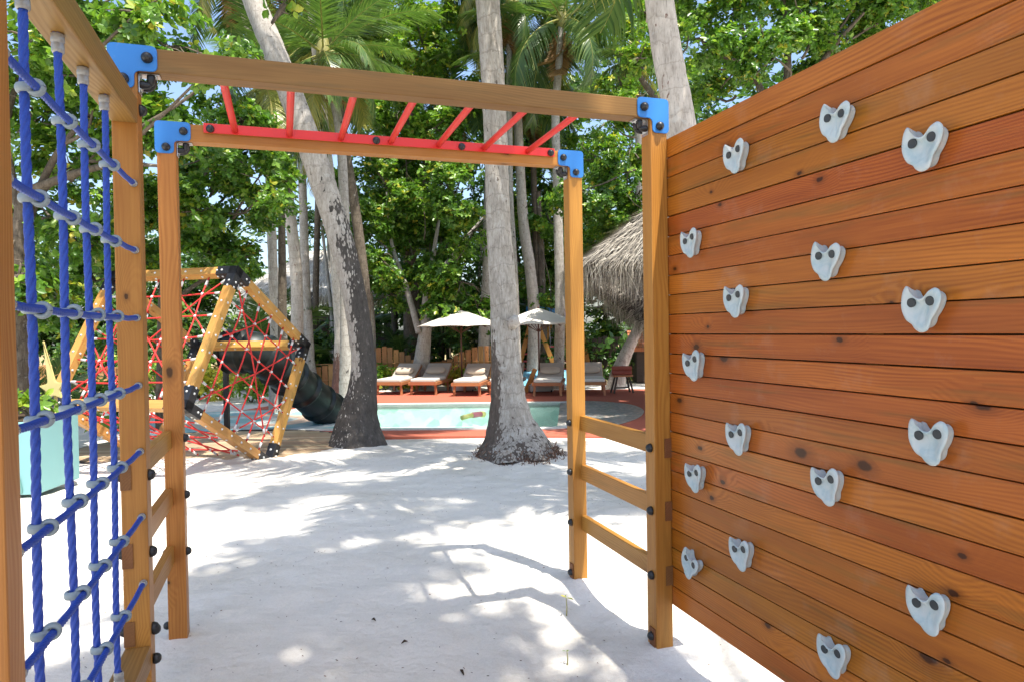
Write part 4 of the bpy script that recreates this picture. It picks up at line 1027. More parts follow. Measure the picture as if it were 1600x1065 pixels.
# undergrowth
def bush(label, px_, py_, Y, r_, n, size, mat, seed, hgt=.8, group='shrubs in the undergrowth', cat='shrub', z=DECK):
    p = at(px_, py_, Y); org = Vector((p.x, Y, z)); t_ = thing('shrub', label, cat, org, 0, group)
    bl = [(tuple(org + Vector((rnd.uniform(-.6, .6) * r_, rnd.uniform(-.4, .4) * r_, r_ * hgt * rnd.uniform(.45, 1.2)))), r_ * .7) for _ in range(4)]
    crown_obj('foliage', bl, n, size, M[mat], t_, seed, org=org)
    J = Join()
    for c, _ in bl: J.tube([Vector((0, 0, -.05)), (Vector(c) - org) * .5 + Vector((.05, 0, 0)), Vector(c) - org], [.03, .02, .008], 5)
    J.build('stems', M['bark_dark'], t_); return t_
BU = [(345, 610, 21, .7, 'leaf_yellow', 'yellow croton shrub behind the net of the cube climber'), (392, 625, 20, .6, 'leaf_lime', 'lime green shrub low behind the cube climber'), (310, 600, 21.5, .8, 'leaf_lime', 'bushy lime shrub at the left of the fence behind the cube climber'),
      (600, 560, 23.6, .45, 'leaf_lime', 'small lime shrub right of the leaning palm at the fence'), (575, 600, 22.5, .45, 'leaf_yellow', 'yellowish shrub at the foot of the leaning palm by the fence'), (640, 575, 23.4, .35, 'leaf_yellow', 'golden shrub left of the forked tree'),
      (700, 590, 23.3, .5, 'leaf_yellow', 'low yellow shrub between forked tree and left umbrella pole'), (735, 590, 23.2, .4, 'leaf_lime', 'low green shrub right of the left umbrella pole'),
      (520, 545, 26.5, 1.3, 'leaf_dark', 'dark shrub in front of the brown villa'), (585, 540, 27, 1.2, 'leaf', 'green shrub behind the fence below the villa'), (440, 520, 26, 1.5, 'leaf_dark', 'dark shrub behind the tube slide'), (630, 545, 27.5, 1.3, 'leaf_dark', 'dark shrub behind the forked tree'),
      (720, 530, 27, 1.6, 'leaf_dark', 'tall dark shrub behind the left umbrella'), (860, 560, 28, 1.2, 'leaf', 'green shrub behind the swing frame'), (800, 555, 28, 1.4, 'leaf_dark', 'dark shrub right behind the central palm'), (250, 560, 20, 1.2, 'leaf', 'green shrub behind the left ladder of the frame'),
      (130, 540, 15.5, 1.0, 'leaf_dark', 'dark shrub behind the blue net'), (180, 600, 16, .7, 'leaf', 'green shrub left behind the cube climber'), (925, 545, 27, 1.4, 'leaf_dark', 'dark shrub behind the right lounger'), (30, 560, 13, .8, 'leaf', 'green shrub far left behind the planter')]
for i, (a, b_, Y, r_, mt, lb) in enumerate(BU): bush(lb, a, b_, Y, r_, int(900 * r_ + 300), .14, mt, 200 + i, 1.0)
# low palms / ferns of the undergrowth
def low_palm(label, px_, Y, sc_, seed, z=DECK, n=12, zup=.3):
    p = at(px_, 560, Y); t_ = thing('young_palm', label, 'palm', (p.x, Y, z), 0, 'young palms under the trees')
    palm_head(t_, Vector((0, 0, zup)), n, sc_, seed, 0, elev=(1.35, .25))
    J = Join(); J.tube([Vector((0, 0, -.05)), Vector((0, 0, zup))], [.07, .05], 8); J.build('stem', M['bark_dark'], t_)
low_palm('young palm with arching fronds right of the blue net at the left edge', 62, 12, .42, 71, z=-.35, zup=.6)
low_palm('young palm between tube slide and slim grey palm', 450, 26, .8, 72); low_palm('young palm right of the leaning palm behind the fence', 632, 26.5, .75, 73)
low_palm('young palm behind the fence below the villa roof', 415, 25, .9, 74, zup=1.2); low_palm('young palm in the dark behind the left umbrella', 700, 28, .9, 75, zup=1.4); low_palm('young palm deep in the wood right of the forked tree', 668, 29, 1.1, 76, zup=2.2)
low_palm('young palm behind the right umbrella', 868, 29, 1.0, 77, zup=2.4)

# shade trees standing behind and over the camera (their shadow dapples the sand)
def over(tx, ty, h):
    h = h * 1.75; return (tx + h * SUN.x / SUN.z, ty + h * SUN.y / SUN.z, h)
org = Vector((3.4, -3.2, -.1)); st = thing('shade_tree', 'spreading shade tree that stands behind the viewer', 'tree', org)
trunk_obj([org, org + Vector((-.1, -.1, 4)), org + Vector((.1, -.6, 8)), org + Vector((-.2, -1.6, 12.5))], [.42, .34, .26, .18], M['bark_dark'], st, org, .2, 12, 0, .06)
sh = [(over(.1, 2.0, 7.6), 1.0), (over(-1.1, 2.2, 8.1), 1.0), (over(-1.1, 3.3, 7.2), .9), (over(.9, 2.3, 7.8), .7), (over(.0, 2.4, 8.3), .7), (over(-2.0, 3.3, 8.0), .7), (over(-.2, 1.2, 7.5), 1.2), (over(-.9, 3.6, 7.6), .5),
      (over(-1.25, 4.3, 8.4), .85), (over(-1.9, 4.5, 8.2), .65), (over(-1.0, 4.7, 8.), .4), (over(1.3, 2.3, 7.4), .8), (over(-1.1, 5.5, 9.), .5), (over(-.45, 6.2, 9.), .45), (over(.9, 6.6, 9.5), .5), (over(-2.1, 7.0, 9.8), .8), (over(.2, 7.6, 10), .7), (over(-1.0, 7.2, 10.), .8), (over(1.9, 7.2, 9.5), .8), (over(-2.0, 1.8, 7.5), 1.), (over(3.0, 9, 9.6), 1.), (over(-1.4, 9.4, 10.2), .6), (over(2.2, 5.4, 9), .6), (over(4.8, 13.5, 9.5), 1.6), (over(3.2, 15, 9.5), 1.3), (over(5.5, 17.5, 10), 2.0), (over(-.2, 9.0, 10), .5)]
crown_obj('crown', sh, 46000, .2, M['leaf'], st, 91, 6, .55, org=org)
J = Join()
for c, r_ in sh: 
    c = Vector(c) - org; s0 = Vector((-.2, -1.6, 12.)); J.tube([s0.lerp(c, .05), s0.lerp(c, .5) + Vector((rnd.uniform(-.3, .3), rnd.uniform(-.3, .3), .3)), c], [.05, .035, .012], 6)
J.build('branches', M['bark_dark'], st)

# distant woods: one dense mass
rng = np.random.default_rng(77); bl = []
for i in range(210):
    x_ = rng.uniform(-30, 34); y_ = rng.uniform(33, 40)
    top = 15.5 + 2 * math.sin(x_ * .35) if x_ > -9 else 5.5 + .8 * math.sin(x_)
    if -15 < x_ < -9: top = 7.0
    if -15 < x_ < -5.5: y_ = rng.uniform(38.5, 43)
    bl.append(((x_, y_, rng.uniform(-.2, top)), rng.uniform(1.6, 2.8)))
for i in range(46): bl.append(((rng.uniform(4, 30), rng.uniform(27, 32), rng.uniform(.5, 12)), rng.uniform(1.5, 2.4)))
for i in range(26): bl.append(((rng.uniform(-30, -14), rng.uniform(22, 30), rng.uniform(.5, 4.6)), rng.uniform(1.4, 2.2)))
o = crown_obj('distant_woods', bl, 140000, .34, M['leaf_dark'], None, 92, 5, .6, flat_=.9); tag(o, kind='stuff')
o['label'] = 'dense dark green wood closing the background'
rng = np.random.default_rng(78); bl = [((x_, rng.uniform(25.2, 27.5), rng.uniform(-.1, 1.6)), rng.uniform(.7, 1.1)) for x_ in np.arange(-17, 13, .55)]
bl += [((rng.uniform(-5.5, 8), rng.uniform(28, 31), rng.uniform(1.5, 9)), rng.uniform(1.2, 1.8)) for _ in range(60)]
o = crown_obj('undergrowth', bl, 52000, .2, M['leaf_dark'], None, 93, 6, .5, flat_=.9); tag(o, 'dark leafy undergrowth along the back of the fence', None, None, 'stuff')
# trunks of the far wood
for i in range(16):
    x_ = -9 + i * 1.05 + rnd.uniform(-.4, .4); Y = rnd.uniform(30, 33); org = Vector((x_, Y, DECK - .1))
    t_ = thing('slender_tree', 'slender bare trunk standing in the dark wood behind the fence', 'tree', org, 0, 'bare trunks in the dark wood')
    lean = rnd.uniform(-.8, .8); trunk_obj([org, org + Vector((lean * .3, 0, 3)), org + Vector((lean, 0, 7))], [.13, .09, .06], rnd.choice((M['bark'], M['bark_dark'])), t_, org, .4, 8, 0, .08)
    crown_obj('crown', [(tuple(org + Vector((lean, 0, 7.4))), 1.3)], 500, .2, M['leaf_dark'], t_, 300 + i, 5, org=org)

# ------------------------------------------------------------------ fence
def fence(label, pts, hf, wd=.20, gap=.03, mat='fence', zb=DECK, group=None):
    org = Vector((*pts[0], zb)); t_ = thing('picket_fence', label, 'fence', org, 0, group); r_ = random.Random(len(pts) * 7 + int(pts[0][0] * 10))
    tot = 0; meshes = {}
    for (x0, y0), (x1, y1) in zip(pts[:-1], pts[1:]):
        a, b = Vector((x0, y0, 0)), Vector((x1, y1, 0)); d = (b - a).normalized(); Ln = (b - a).length; s_ = 0
        while s_ < Ln:
            w_ = wd * r_.uniform(.8, 1.05); h = hf(tot + s_) + r_.uniform(-.02, .02); h = round(h / .04) * .04; p = a + d * (s_ + w_ / 2)
            q = p - Vector((org.x, org.y, 0)) + Vector((0, 0, 0)) + d.cross(Vector((0, 0, 1))) * r_.uniform(-.006, .006)
            w_ = round(w_ / .02) * .02
            beam('picket', q + Vector((0, 0, .04)), q + Vector((0, 0, h)), w_, .022, M[mat], t_, d.cross(Vector((0, 0, 1))), .003, 1)
            s_ += w_ + gap
        for zr_ in (.3, .85):
            off = d.cross(Vector((0, 0, 1))) * .03
            beam('rail', a - Vector((org.x, org.y, 0)) + off + Vector((0, 0, zr_)), b - Vector((org.x, org.y, 0)) + off + Vector((0, 0, zr_)), .035, .07, M[mat], t_, off, .004, 1)
        tot += Ln
YF = 24.2
xa = at(20, 560, YF).x; xb = at(768, 560, YF).x
def hf(s_):
    # scalloped top measured along the fence from the left
    x_ = 800 + (xa + s_) / YF * F_
    pr = [(0, 575), (60, 570), (120, 576), (180, 572), (250, 585), (300, 590), (340, 572), (390, 560), (430, 566), (480, 575), (520, 568), (545, 560), (575, 545), (600, 541), (625, 550), (648, 566), (670, 568), (700, 560), (725, 545), (750, 540), (800, 541)]
    y_ = np.interp(x_, [p[0] for p in pr], [p[1] for p in pr])
    return at(x_, y_, YF).z - DECK
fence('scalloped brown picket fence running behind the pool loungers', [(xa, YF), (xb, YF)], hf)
fence('shaded dark picket fence behind the stool and the thatched hut', [(at(900, 560, 27).x, 27), (at(1120, 560, 26.5).x, 26.5)], lambda s_: 1.5 + .12 * math.sin(s_ * 1.3), mat='brown')  # dark timber colour stands in for the shade under the thatch

# ------------------------------------------------------------------ thatched buildings
def thatch(parent, ring_eave, peak, n, mat, seed, ln=.5, fringe=.55, base_mat='brown', nf=900, width=.05):
    rng = np.random.default_rng(seed); ring_eave = [np.array(p, float) for p in ring_eave]; peak = [np.array(p, float) for p in peak]; k = len(ring_eave)
    V = [tuple(p) for p in ring_eave] + [tuple(p) for p in peak]; Fc = [(i, (i + 1) % k, k + (i + 1) % k, k + i) for i in range(k)]
    me = bpy.data.meshes.new('roof_shell'); me.from_pydata(V, [], Fc); 
    link('roof_shell', me, M[base_mat], parent)
    P, A, Nn = [], [], []
    for i in range(k):
        e0, e1, p0, p1 = ring_eave[i], ring_eave[(i + 1) % k], peak[i], peak[(i + 1) % k]
        m_ = int(n / k); u = rng.random(m_); v = rng.random(m_) ** .75; v = 1 - v
        bot = e0[None] * (1 - u)[:, None] + e1[None] * u[:, None]; top = p0[None] * (1 - u)[:, None] + p1[None] * u[:, None]
        q = bot * (1 - v)[:, None] + top * v[:, None]; dn = bot - top; dn /= np.linalg.norm(dn, axis=1)[:, None]
        nr = np.cross(e1 - e0, p0 - e0); nr /= np.linalg.norm(nr) + 1e-9; 
        if nr[2] < 0: nr = -nr
        P.append(q + nr * rng.uniform(.02, .09, m_)[:, None]); A.append(dn + nr * .06 + rng.normal(0, .10, dn.shape)); Nn.append(np.repeat(nr[None], m_, 0))
    P, A, Nn = map(np.concatenate, (P, A, Nn)); A /= np.linalg.norm(A, axis=1)[:, None]
    def strands(P, A, Nn, L_, w_, droop, name, tint):
        sd = np.cross(A, Nn); sd /= np.linalg.norm(sd, axis=1)[:, None]; L_ = L_[:, None]; rows = []; cur = P.copy(); d = A.copy()
        for st_ in range(4):
            ww = w_ * (1 - st_ / 3.3); rows += [cur - sd * ww, cur + sd * ww]; d = d + np.array([0, 0, -droop]) + rng.normal(0, .07, d.shape); d /= np.linalg.norm(d, axis=1)[:, None]; cur = cur + d * L_ / 3
        V = np.stack(rows, 1).reshape(-1, 3); b = np.arange(len(P))[:, None] * 8
        Fq = np.concatenate([b + np.array([[s2, s2 + 1, s2 + 3, s2 + 2]]) for s2 in (0, 2, 4)], 0)
        o = link(name, np_mesh(name, V, Fq, False, np.repeat(tint, 8)), M[mat], parent); tag(o, kind='stuff'); return o
    strands(P, A, Nn, rng.uniform(.5, 1.2, len(P)) * ln, width, .03, 'thatch', np.clip(rng.normal(.5, .28, len(P)), 0, 1))
    P, A, Nn = [], [], []
    for i in range(k):
        e0, e1 = ring_eave[i], ring_eave[(i + 1) % k]; m_ = int(nf / k); u = rng.random(m_)
        q = e0[None] * (1 - u)[:, None] + e1[None] * u[:, None]; nr = np.cross(e1 - e0, np.array([0, 0, 1.])); nr /= np.linalg.norm(nr)
        P.append(q + rng.normal(0, .05, q.shape)); A.append(np.repeat(np.array([[0, 0, -1.]]), m_, 0) + rng.normal(0, .22, (m_, 3))); Nn.append(np.repeat(nr[None], m_, 0) + rng.normal(0, .3, (m_, 3)))
    P, A, Nn = map(np.concatenate, (P, A, Nn)); A /= np.linalg.norm(A, axis=1)[:, None]
    strands(P, A, Nn, rng.uniform(.35, 1.3, len(P)) * fringe, width * .55, .12, 'fringe', np.clip(rng.normal(.6, .3, len(P)), 0, 1))
# hut on the right
ho = Vector((4.1, 16.9, DECK)); hut = thing('thatched_hut', 'open hut with shaggy grey thatch seen between the right posts', 'hut', ho)
ze = 3.02 - DECK; zp = 5.0 - DECK; hw, hd = 2.55, 2.2
rg = [(-hw, -hd, ze), (0, -hd - .25, ze), (hw, -hd, ze), (hw + .2, 0, ze), (hw, hd, ze), (0, hd + .25, ze), (-hw, hd, ze), (-hw - .15, 0, ze)]
thatch(hut, rg, [(x * .06 + .2, y * .06, zp) for x, y, z in rg], 17000, 'thatch_strand', 5, .5, .78, nf=3400, width=.011)
for sx in (-1, 1):
    for sy in (-1, 1):
        if sx < 0: continue
        tube('hut_post', [(sx * 1.9, sy * 1.7, 0), (sx * 1.9, sy * 1.7, ze + .3)], .08, M['brown'], hut, 10)
for sy in (-1.75, 1.75): beam('roof_beam', (-2.3, sy, ze + .02), (2.3, sy, ze + .02), .1, .14, M['brown'], hut)
# lower rear awning of the hut with its ragged edge
a0, a1 = at(900, 432, 19.5) - ho, at(1012, 512, 19.0) - ho; b0, b1 = a0 + Vector((1.6, 2.2, .9)), a1 + Vector((1.6, 2.2, .5))
aw = thing('thatched_awning', 'sloping thatched awning with ragged edge behind the hut', 'awning', ho)
thatch(aw, [tuple(a0), tuple(a1), tuple(b1), tuple(b0)], [tuple(a0 * .3 + b0 * .7 + Vector((0, 0, .2))), tuple(a1 * .3 + b1 * .7 + Vector((0, 0, .2))), tuple(b1 + Vector((0, 0, .15))), tuple(b0 + Vector((0, 0, .15)))], 2400, 'thatch_strand', 6, .5, .55, nf=1600, width=.014)
tube('awning_post', [tuple(b1 * .6 + a1 * .4), (b1.x * .6 + a1.x * .4, b1.y * .6 + a1.y * .4, 0)], .06, M['brown'], aw, 8)
# terracotta-roofed playhouse
ph_ = at(1000, 560, 21.5); ph = thing('playhouse', 'small playhouse with orange tiled roof right of the leaning palm', 'playhouse', (at(1000, 560, 25).x + .55, 25.0, DECK))
beam('wall', (-.75, .05, .55), (.75, .05, .55), 1.0, 1.1, M['brown'], ph)
for r_ in range(6):
    for c_ in range(13):
        y_ = -.62 + r_ * .115; z_ = 1.30 + r_ * .10
        beam('roof_tile', (-.95 + c_ * .15, y_ - .07, z_ - .03), (-.95 + c_ * .15, y_ + .07, z_ + .05), .14, .018, M['terracotta'], ph, bev=.004, seg=1)
beam('fascia', (-.98, -.70, 1.18), (.98, -.70, 1.18), .03, .14, M['terracotta'], ph)
# villa on the left behind the palms
vo_ = Vector((at(505, 520, 33).x, 34, DECK)); vl_ = thing('thatched_villa', 'brown timber villa with pale thatched roof behind the palms', 'building', vo_)
def vp(x_, y_, Y): return at(x_, y_, Y) - vo_
ez = vp(480, 458, 32).z; pz = vp(480, 392, 34).z
x0, x1 = vp(372, 458, 32).x, vp(590, 458, 32).x
rg = [(x0, -2.2, ez), ((x0 + x1) / 2, -2.4, ez), (x1, -2.2, ez), (x1, 3, ez), ((x0 + x1) / 2, 3.2, ez), (x0, 3, ez)]
pk = [(x0 * .3 + .2, .2, pz), (0, .2, pz), (x1 * .3 + .2, .2, pz), (x1 * .3 + .2, .5, pz), (0, .5, pz), (x0 * .3 + .2, .5, pz)]
thatch(vl_, rg, pk, 9000, 'thatch_pale', 8, .6, .6, nf=1600, width=.03, base_mat='taupe')
for x_ in (430, 490, 531, 606): 
    a = vp(x_, 560, 31.5); beam('villa_post', (a.x, a.y, 0), (a.x, a.y, ez if x_ != 606 else vp(606, 498, 31.5).z), .28, .28, M['brown'], vl_)
for y_, tk in ((497, .26), (528, .30)):
    a, b_ = vp(400, y_, 31.5), vp(612, y_, 31.5); beam('cross_beam', (a.x, a.y - .2, (a.z + b_.z) / 2), (b_.x, b_.y - .2, (a.z + b_.z) / 2), .12, tk, M['brown'], vl_)
beam('wall', (x0 + .6, 1, 1.2), (x1 - .4, 1, 1.2), .2, 2.4, M['brown'], vl_)
beam('wall', (vp(352, 500, 31).x, -2.5, vp(352, 540, 31).z), (vp(425, 500, 31).x, -2.5, vp(425, 540, 31).z), .15, .9, M['brown'], vl_)

# ------------------------------------------------------------------ loungers
def lounger(label, px_, py_, az, s_=1., pillow=True):
    az = az * .5; p = gnd(px_, py_, DECK); t_ = thing('sun_lounger', label, 'sun lounger', (p.x, p.y, DECK), R(az), 'sun loungers behind the pool')
    # local +y runs from the foot end to the head end
    for x_ in (-.33, .33): beam('side_rail', (x_, 0, .34), (x_, 1.95, .34), .045, .09, M['lounge_wood'], t_)
    beam('end_rail', (-.305, .022, .34), (.305, .022, .34), .04, .09, M['lounge_wood'], t_)
    for x_ in (-.31, .31):
        for y_ in (.12, 1.45): beam('leg', (x_, y_, -.0), (x_ * .94, y_ + .03, .30), .055, .055, M['lounge_wood'], t_, (0, 1, 0))
    for k in range(9): beam('slat', (-.30, .12 + k * .13, .375), (.30, .12 + k * .13, .375), .07, .018, M['lounge_wood'], t_, bev=.002, seg=1)
    bm = box_mesh(1.18, .62, .09, .03, 3); link('seat_cushion', bm, M['white_cloth'], t_, Matrix.Translation((0, .64, .43)) @ Matrix.Rotation(R(90), 4, 'Z'))
    ang = R(29); L_ = .80; c = Vector((0, 1.24 + math.cos(ang) * L_ / 2, .43 + math.sin(ang) * L_ / 2))
    m = Matrix.Translation(c) @ Matrix.Rotation(R(90), 4, 'Z') @ Matrix.Rotation(-ang, 4, 'Y')
    me = box_mesh(.8, .62, .08, .03, 3); link('back_cushion', me, M['taupe'], t_, m)
    link('backrest', box_mesh(.82, .64, .03, .005, 1), M['lounge_wood'], t_, m @ Matrix.Translation((0, 0, -.06)))
    t_.scale = (1.28, 1.05, 1.05)
    if pillow: link('pillow', pillow_me, M['beige'], t_, Matrix.Translation((.0, 1.42, .645)) @ Matrix.Rotation(R(90), 4, 'Z') @ Matrix.Rotation(-ang, 4, 'Y'))
    return t_
bm = bmesh.new(); bmesh.ops.create_uvsphere(bm, u_segments=20, v_segments=12, radius=1)
for v in bm.verts:
    x, y, z = v.co; f = lambda q: math.copysign(abs(q) ** .55, q); v.co = Vector((f(x) * .15, f(y) * .25, z * .075))
pillow_me = bm_mesh('pillow', bm, True)
LO = [('leftmost cream lounger beside the leaning palm', 606, 617, -24), ('lounger left of the left umbrella pole, in front of the forked tree', 660, 617, -20), ('lounger in front of the left umbrella pole', 728, 619, -18), ('lounger half hidden by the central palm', 785, 617, -18),
      ('lounger under the right umbrella', 855, 619, -14), ('rightmost lounger, just right of the right back post', 924, 618, -10)]
for lb, a, b_, az in LO: lounger(lb, a, b_, az)

# umbrellas
def umbrella(label, px_, Y, sc_=1.):
    p = at(px_, 550, Y); t_ = thing('sun_umbrella', label, 'umbrella', (p.x, Y, DECK), R(12), 'cream umbrellas over the loungers')
    k = 8; Rr = 1.42; ze_, zt_ = 2.08, 2.60; V = []; n = 7
    for j in range(n + 1):
        f = j / n
        for i in range(k * 4):
            a = 2 * math.pi * i / (k * 4); fr_ = (i % 4) / 4; sag = 1 - .055 * math.sin(math.pi * fr_)
            r_ = Rr * f * sag; z_ = zt_ - (zt_ - ze_) * f ** 1.12 + (.03 * math.sin(math.pi * fr_) * f)
            V.append((r_ * math.cos(a), r_ * math.sin(a), z_))
    Fq = [(j * k * 4 + i, j * k * 4 + (i + 1) % (k * 4), (j + 1) * k * 4 + (i + 1) % (k * 4), (j + 1) * k * 4 + i) for j in range(n) for i in range(k * 4)]
    me = np_mesh('canopy', V, Fq, True); o = link('canopy', me, M['white_cloth'], t_)
    md = o.modifiers.new('thick', 'SOLIDIFY'); md.thickness = .012
    tube('pole', [(0, 0, .02), (0, 0, 1.3), (0, 0, 2.6)], .026, M['pole'], t_, 12)
    for i in range(k):
        a = 2 * math.pi * i / k; c_, s_ = math.cos(a), math.sin(a)
        beam('rib', (.04 * c_, .04 * s_, zt_ - .035), (Rr * c_, Rr * s_, ze_ - .02), .022, .018, M['pole'], t_, bev=0)
        beam('strut', (.03 * c_, .03 * s_, 1.88), (Rr * .52 * c_, Rr * .52 * s_, 2.28), .02, .016, M['pole'], t_, bev=0)
    tube('finial', [(0, 0, 2.59), (0, 0, 2.64), (0, 0, 2.68)], [.03, .035, .008], M['pole'], t_, 10)
    link('base', box_mesh(.75, .5, .2, .04, 3), M['grey_case'], t_, Matrix.Translation((0, -.1, .13)))
    for sx in (-.3, .3):
        for sy in (-.32, .12): link('wheel', lathe('wheel', [(.001, -.02), (.04, -.02), (.045, 0), (.04, .02), (.001, .02)], 12), M['black_dome'], t_, Matrix.Translation((sx, sy, .045)) @ Matrix.Rotation(R(90), 4, 'Y'))
umbrella('cream umbrella left of the central palm', 721, 22.3); umbrella('cream umbrella right of the central palm', 842, 21.6)
# towel stool
p = gnd(972, 613, DECK); so_ = thing('towel_stool', 'wooden stool holding rolled red towels beside the right lounger', 'stool', tuple(p), R(8))
beam('seat', (-.30, 0, .52), (.30, 0, .52), .34, .05, M['lounge_wood'], so_)
for sx in (-1, 1):
    for sy in (-1, 1): beam('leg', (sx * .30, sy * .17, 0), (sx * .18, sy * .12, .50), .05, .05, M['brown'], so_, (0, 1, 0))
beam('stretcher', (-.24, 0, .16), (.24, 0, .16), .04, .04, M['brown'], so_)
for i, (dy, dz) in enumerate(((-.08, .065), (.08, .065), (-.07, .19), (.08, .19))):
    o = tube('rolled_towel', [tuple(p + Vector((-.29, dy, .55 + dz)))] + [tuple(p + Vector((x_, dy, .55 + dz))) for x_ in (-.28, 0, .28)] + [tuple(p + Vector((.29, dy, .55 + dz)))], [.05, .066, .068, .066, .05], M['towel'], None, 14)
    tag(o, ('lower front', 'lower back', 'upper front', 'upper back')[i] + ' rolled red towel on the wooden stool', 'towel', 'rolled towels on the stool')
# swing set behind
sw0 = gnd(845, 600, DECK); YS = 26.; swo = Vector((at(845, 560, YS).x, YS, DECK)); sw = thing('swing_frame', 'orange timber A frames with blue beam and red rope ladder behind the right umbrella', 'swing set', swo)
def sp(x_, y_, dy=0.): return at(x_, y_, YS + dy) - swo
for a, b_, dy in (((836, 478), (806, 592), -.6), ((834, 492), (876, 596), -.6), ((866, 486), (838, 580), .8), ((868, 498), (896, 592), .8), ((905, 500), (925, 600), .8)):
    q = sp(*b_, dy); beam('leg', sp(*a, dy), q, .17, .17, M['swing'], sw)
beam('top_beam', sp(826, 484, -.2), sp(905, 492, .6), .5, .26, M['tarp'], sw)
for i in range(6): beam('rope_rung', sp(817 - i * 1.5, 541 + i * 11.5, -.6), sp(888, 541 + i * 11.5, .6), .06, .06, M['pipe_pink'], sw, bev=0)
for x_ in (846, 858): tube('swing_rope', [tuple(sp(x_, 498)), tuple(sp(x_ + 4, 585))], .012, M['silver'], sw, 5)
q = gnd(858, 604, DECK); m_ = link('rubber_mound', lathe('rubber_mound', [(1.5, 0), (1.3, .22), (.9, .42), (.4, .52), (.001, .54)], 32), M['tarp2']); m_.location = (q.x, 25.2, DECK); tag(m_, 'pale blue play mound under the swing frame', 'play mound')
q = sp(825, 606); b_ = thing('timber_seesaw', 'short slanted orange timber beside the right umbrella base', 'play equipment', gnd(828, 612, DECK))
beam('plank', (-.15, 0, 0), (.18, .1, .72), .12, .12, M['swing'], b_); beam('stand', (.1, .2, 0), (.1, .2, .5), .08, .08, M['swing'], b_)
# pool noodle / float
f0 = gnd(722, 654, DECK - .05); fl = thing('pool_float', 'yellow and pink foam float on the pool', 'pool float', tuple(f0))
d = (gnd(756, 648, DECK - .05) - f0)
tube('yellow_foam', [(0, 0, .03), tuple(d * .45 + Vector((0, 0, .05)))], .055, M['yellow'], fl, 12); tube('pink_foam', [tuple(d * .45 + Vector((0, 0, .05))), tuple(d * .85 + Vector((0, 0, .04)))], .065, M['pinkp'], fl, 12); tube('yellow_foam', [tuple(d * .85 + Vector((0, 0, .04))), tuple(d + Vector((0, 0, .02)))], .07, M['yellow'], fl, 12)

# ------------------------------------------------------------------ planter on the left
po_ = Vector((-5.0, 7.16, -.03)); pl = thing('planter_box', 'pale teal planter box with a green curved panel, left behind the net', 'planter', po_, R(4))
link('box', box_mesh(1.9, .8, .76, .012, 3), M['teal'], pl, Matrix.Translation((-.95, .4, .37)))
pts = [(-.12 - .55 * 0, 0)] 
pts = [(-1.25, 0.0), (-.14, 0.0)] + [(-.14 - .55 * (1 - math.cos(a)), .55 * math.sin(a)) for a in np.linspace(.1, 1.57, 14)] + [(-1.25, .55)]
link('curved_panel', extrude_poly('curved_panel', pts, .012, .003), M['teal2'], pl, Matrix.Translation((0, -.002, .01)) @ Matrix.Rotation(R(90), 4, 'X'))
link('soil', box_mesh(1.8, .7, .03, 0), M['soil'], pl, Matrix.Translation((-.95, .4, .745)))
bush('yellow leafed plants growing in the teal planter', 45, 630, 7.5, .22, 260, .10, 'leaf_lime', 401, .8, None, 'plant', .72)
def big_leaf_plant(label, loc, n, sz, seed, mat='leaf_lime'):
    r_ = random.Random(seed); t_ = thing('broad_leaf_plant', label, 'plant', loc, 0, None)
    for i in range(n):
        az = i * 2.4 + r_.uniform(-.3, .3); h = r_.uniform(.3, .7) * sz * 2; e = Vector((math.cos(az) * .35 * sz * 1.6, math.sin(az) * .3 * sz, h))
        tube('stalk', [(0, 0, 0), tuple(e * .6 + Vector((0, 0, .05))), tuple(e)], [.012, .009, .006], M['rachis'], t_, 6)
        V = []; N = 14; ol = []
        for k in range(N):
            a = 2 * math.pi * k / N; rr2 = .5 * (1 - .28 * math.cos(a)) * (1.25 if k == N // 2 else 1); ol.append((rr2 * math.cos(a + math.pi) , rr2 * .75 * math.sin(a + math.pi)))
        V = [(0, 0, -.03)] + [(x_, y_, .03 * abs(y_) * 3 - .10 * x_ * x_) for x_, y_ in ol]; Fc = [(0, k + 1, (k + 1) % N + 1) for k in range(N)]
        me = bpy.data.meshes.new('leaf'); me.from_pydata(V, [], Fc); me.update(); at_ = me.attributes.new('tint', 'FLOAT', 'POINT'); at_.data.foreach_set('value', [r_.uniform(.3, .9)] * len(V)); smooth(me)
        link('leaf', me, M[mat], t_, Matrix.Translation(e) @ Matrix.Rotation(az, 4, 'Z') @ Matrix.Rotation(R(r_.uniform(15, 50)), 4, 'Y') @ Matrix.Scale(sz, 4))
big_leaf_plant('big lime leaf plant behind the lowest ropes at the left edge', Vector((-5.75, 7.45, .72)), 5, .26, 5, 'leaf')
big_leaf_plant('broad green leaf plant left of the cube climber', Vector((at(130, 600, 10.5).x, 11.2, -.2)), 7, .36, 6)
# cream starfish cut-out
s0 = at(84, 606, 8.2); st_ = thing('star_panel', 'cream yellow star shaped panel on a pole behind the net', 'play panel', (s0.x, 8.2, gz(s0.x, 8.2)))
pts = []
for k in range(10):
    a = math.pi / 2 + k * math.pi / 5 + .12; r_ = .17 if k % 2 == 0 else .08
    if k == 0: r_ = .17
    pts.append((r_ * math.cos(a), r_ * math.sin(a)))
pts[0] = (-.10, .58)
link('star', extrude_poly('star', round_poly(pts, .03, 3), .03, .006), M['cream_yellow'], st_, Matrix.Translation((0, 0, s0.z - gz(s0.x, 8.2))) @ Matrix.Rotation(R(90), 4, 'X'))
tube('pole', [(0, .03, 0), (0, .03, s0.z - gz(s0.x, 8.2))], .02, M['cream_yellow'], st_, 10)

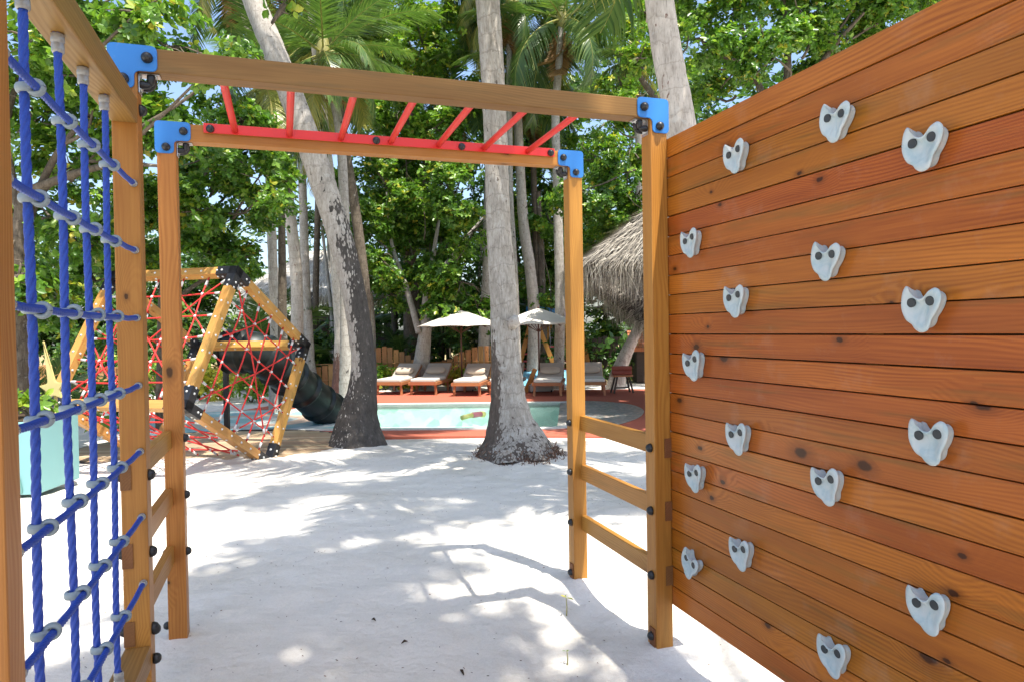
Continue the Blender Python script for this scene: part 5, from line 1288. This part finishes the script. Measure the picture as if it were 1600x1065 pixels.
# ------------------------------------------------------------------ litter and seedlings on the sand
rng = np.random.default_rng(9); nL = 1500; X_ = rng.uniform(-3.5, 3, nL); Y_ = 1.8 + rng.random(nL) ** 1.3 * 8
P = np.stack([X_, Y_, [gz(a, b_) + .006 for a, b_ in zip(X_, Y_)]], 1); A = np.stack([rng.normal(0, .2, nL), rng.normal(0, .2, nL), np.ones(nL)], 1); A /= np.linalg.norm(A, axis=1)[:, None]
V, Fq, T = leaf_cloud(P, A, 1, .017, rng, width=.3, spread=.05); o = link('dry_litter', np_mesh('dry_litter', V, Fq, False, np.repeat(rng.random(nL) * .6, 6)), M['husk']); tag(o, 'tiny dry twigs and leaf bits scattered on the sand', None, None, 'stuff')
def seedling(label, px_, py_, s_, seed):
    p = gnd(px_, py_, 0); p = gnd(px_, py_, gz(p.x, p.y)); t_ = thing('seedling', label, 'seedling', tuple(p), 0, None)
    tube('stem', [(0, 0, -.01), (.004, 0, .05 * s_), (0, 0, .11 * s_)], [.004, .003, .002], M['rachis'], t_, 6)
    rng_ = np.random.default_rng(seed); V, Fq, T = leaf_cloud(np.array([[0, 0, .105 * s_]]), np.array([[0, 0, 1.]]), 3, .055 * s_, rng_, spread=.6, width=.35)
    link('leaves', np_mesh('leaves', V, Fq, False, T), M['leaf_lime'], t_)
seedling('tiny green seedling in the sand near the right back post', 885, 962, 1., 1); seedling('bare little sprout in the sand at the bottom right', 886, 1040, .7, 2)
def twig(label, px_, py_, ln, az):
    p = gnd(px_, py_, 0); z = gz(p.x, p.y); p = gnd(px_, py_, z); d = Vector((math.cos(az), math.sin(az), .05)) * ln / 2
    o = tube('dry_pod', [tuple(p - d + Vector((0, 0, .008))), tuple(p + Vector((0, 0, .016))), tuple(p + d + Vector((0, 0, .008)))], [.002, .007, .002], M['soil'], None, 6); tag(o, label, 'twig')
twig('dark dry pod on the sand at the bottom centre', 722, 1052, .05, 2.0); twig('short dark twig on the sand below the rung shadows', 632, 1005, .035, .6); twig('dark twig on the sand left of centre', 584, 970, .03, 2.6)
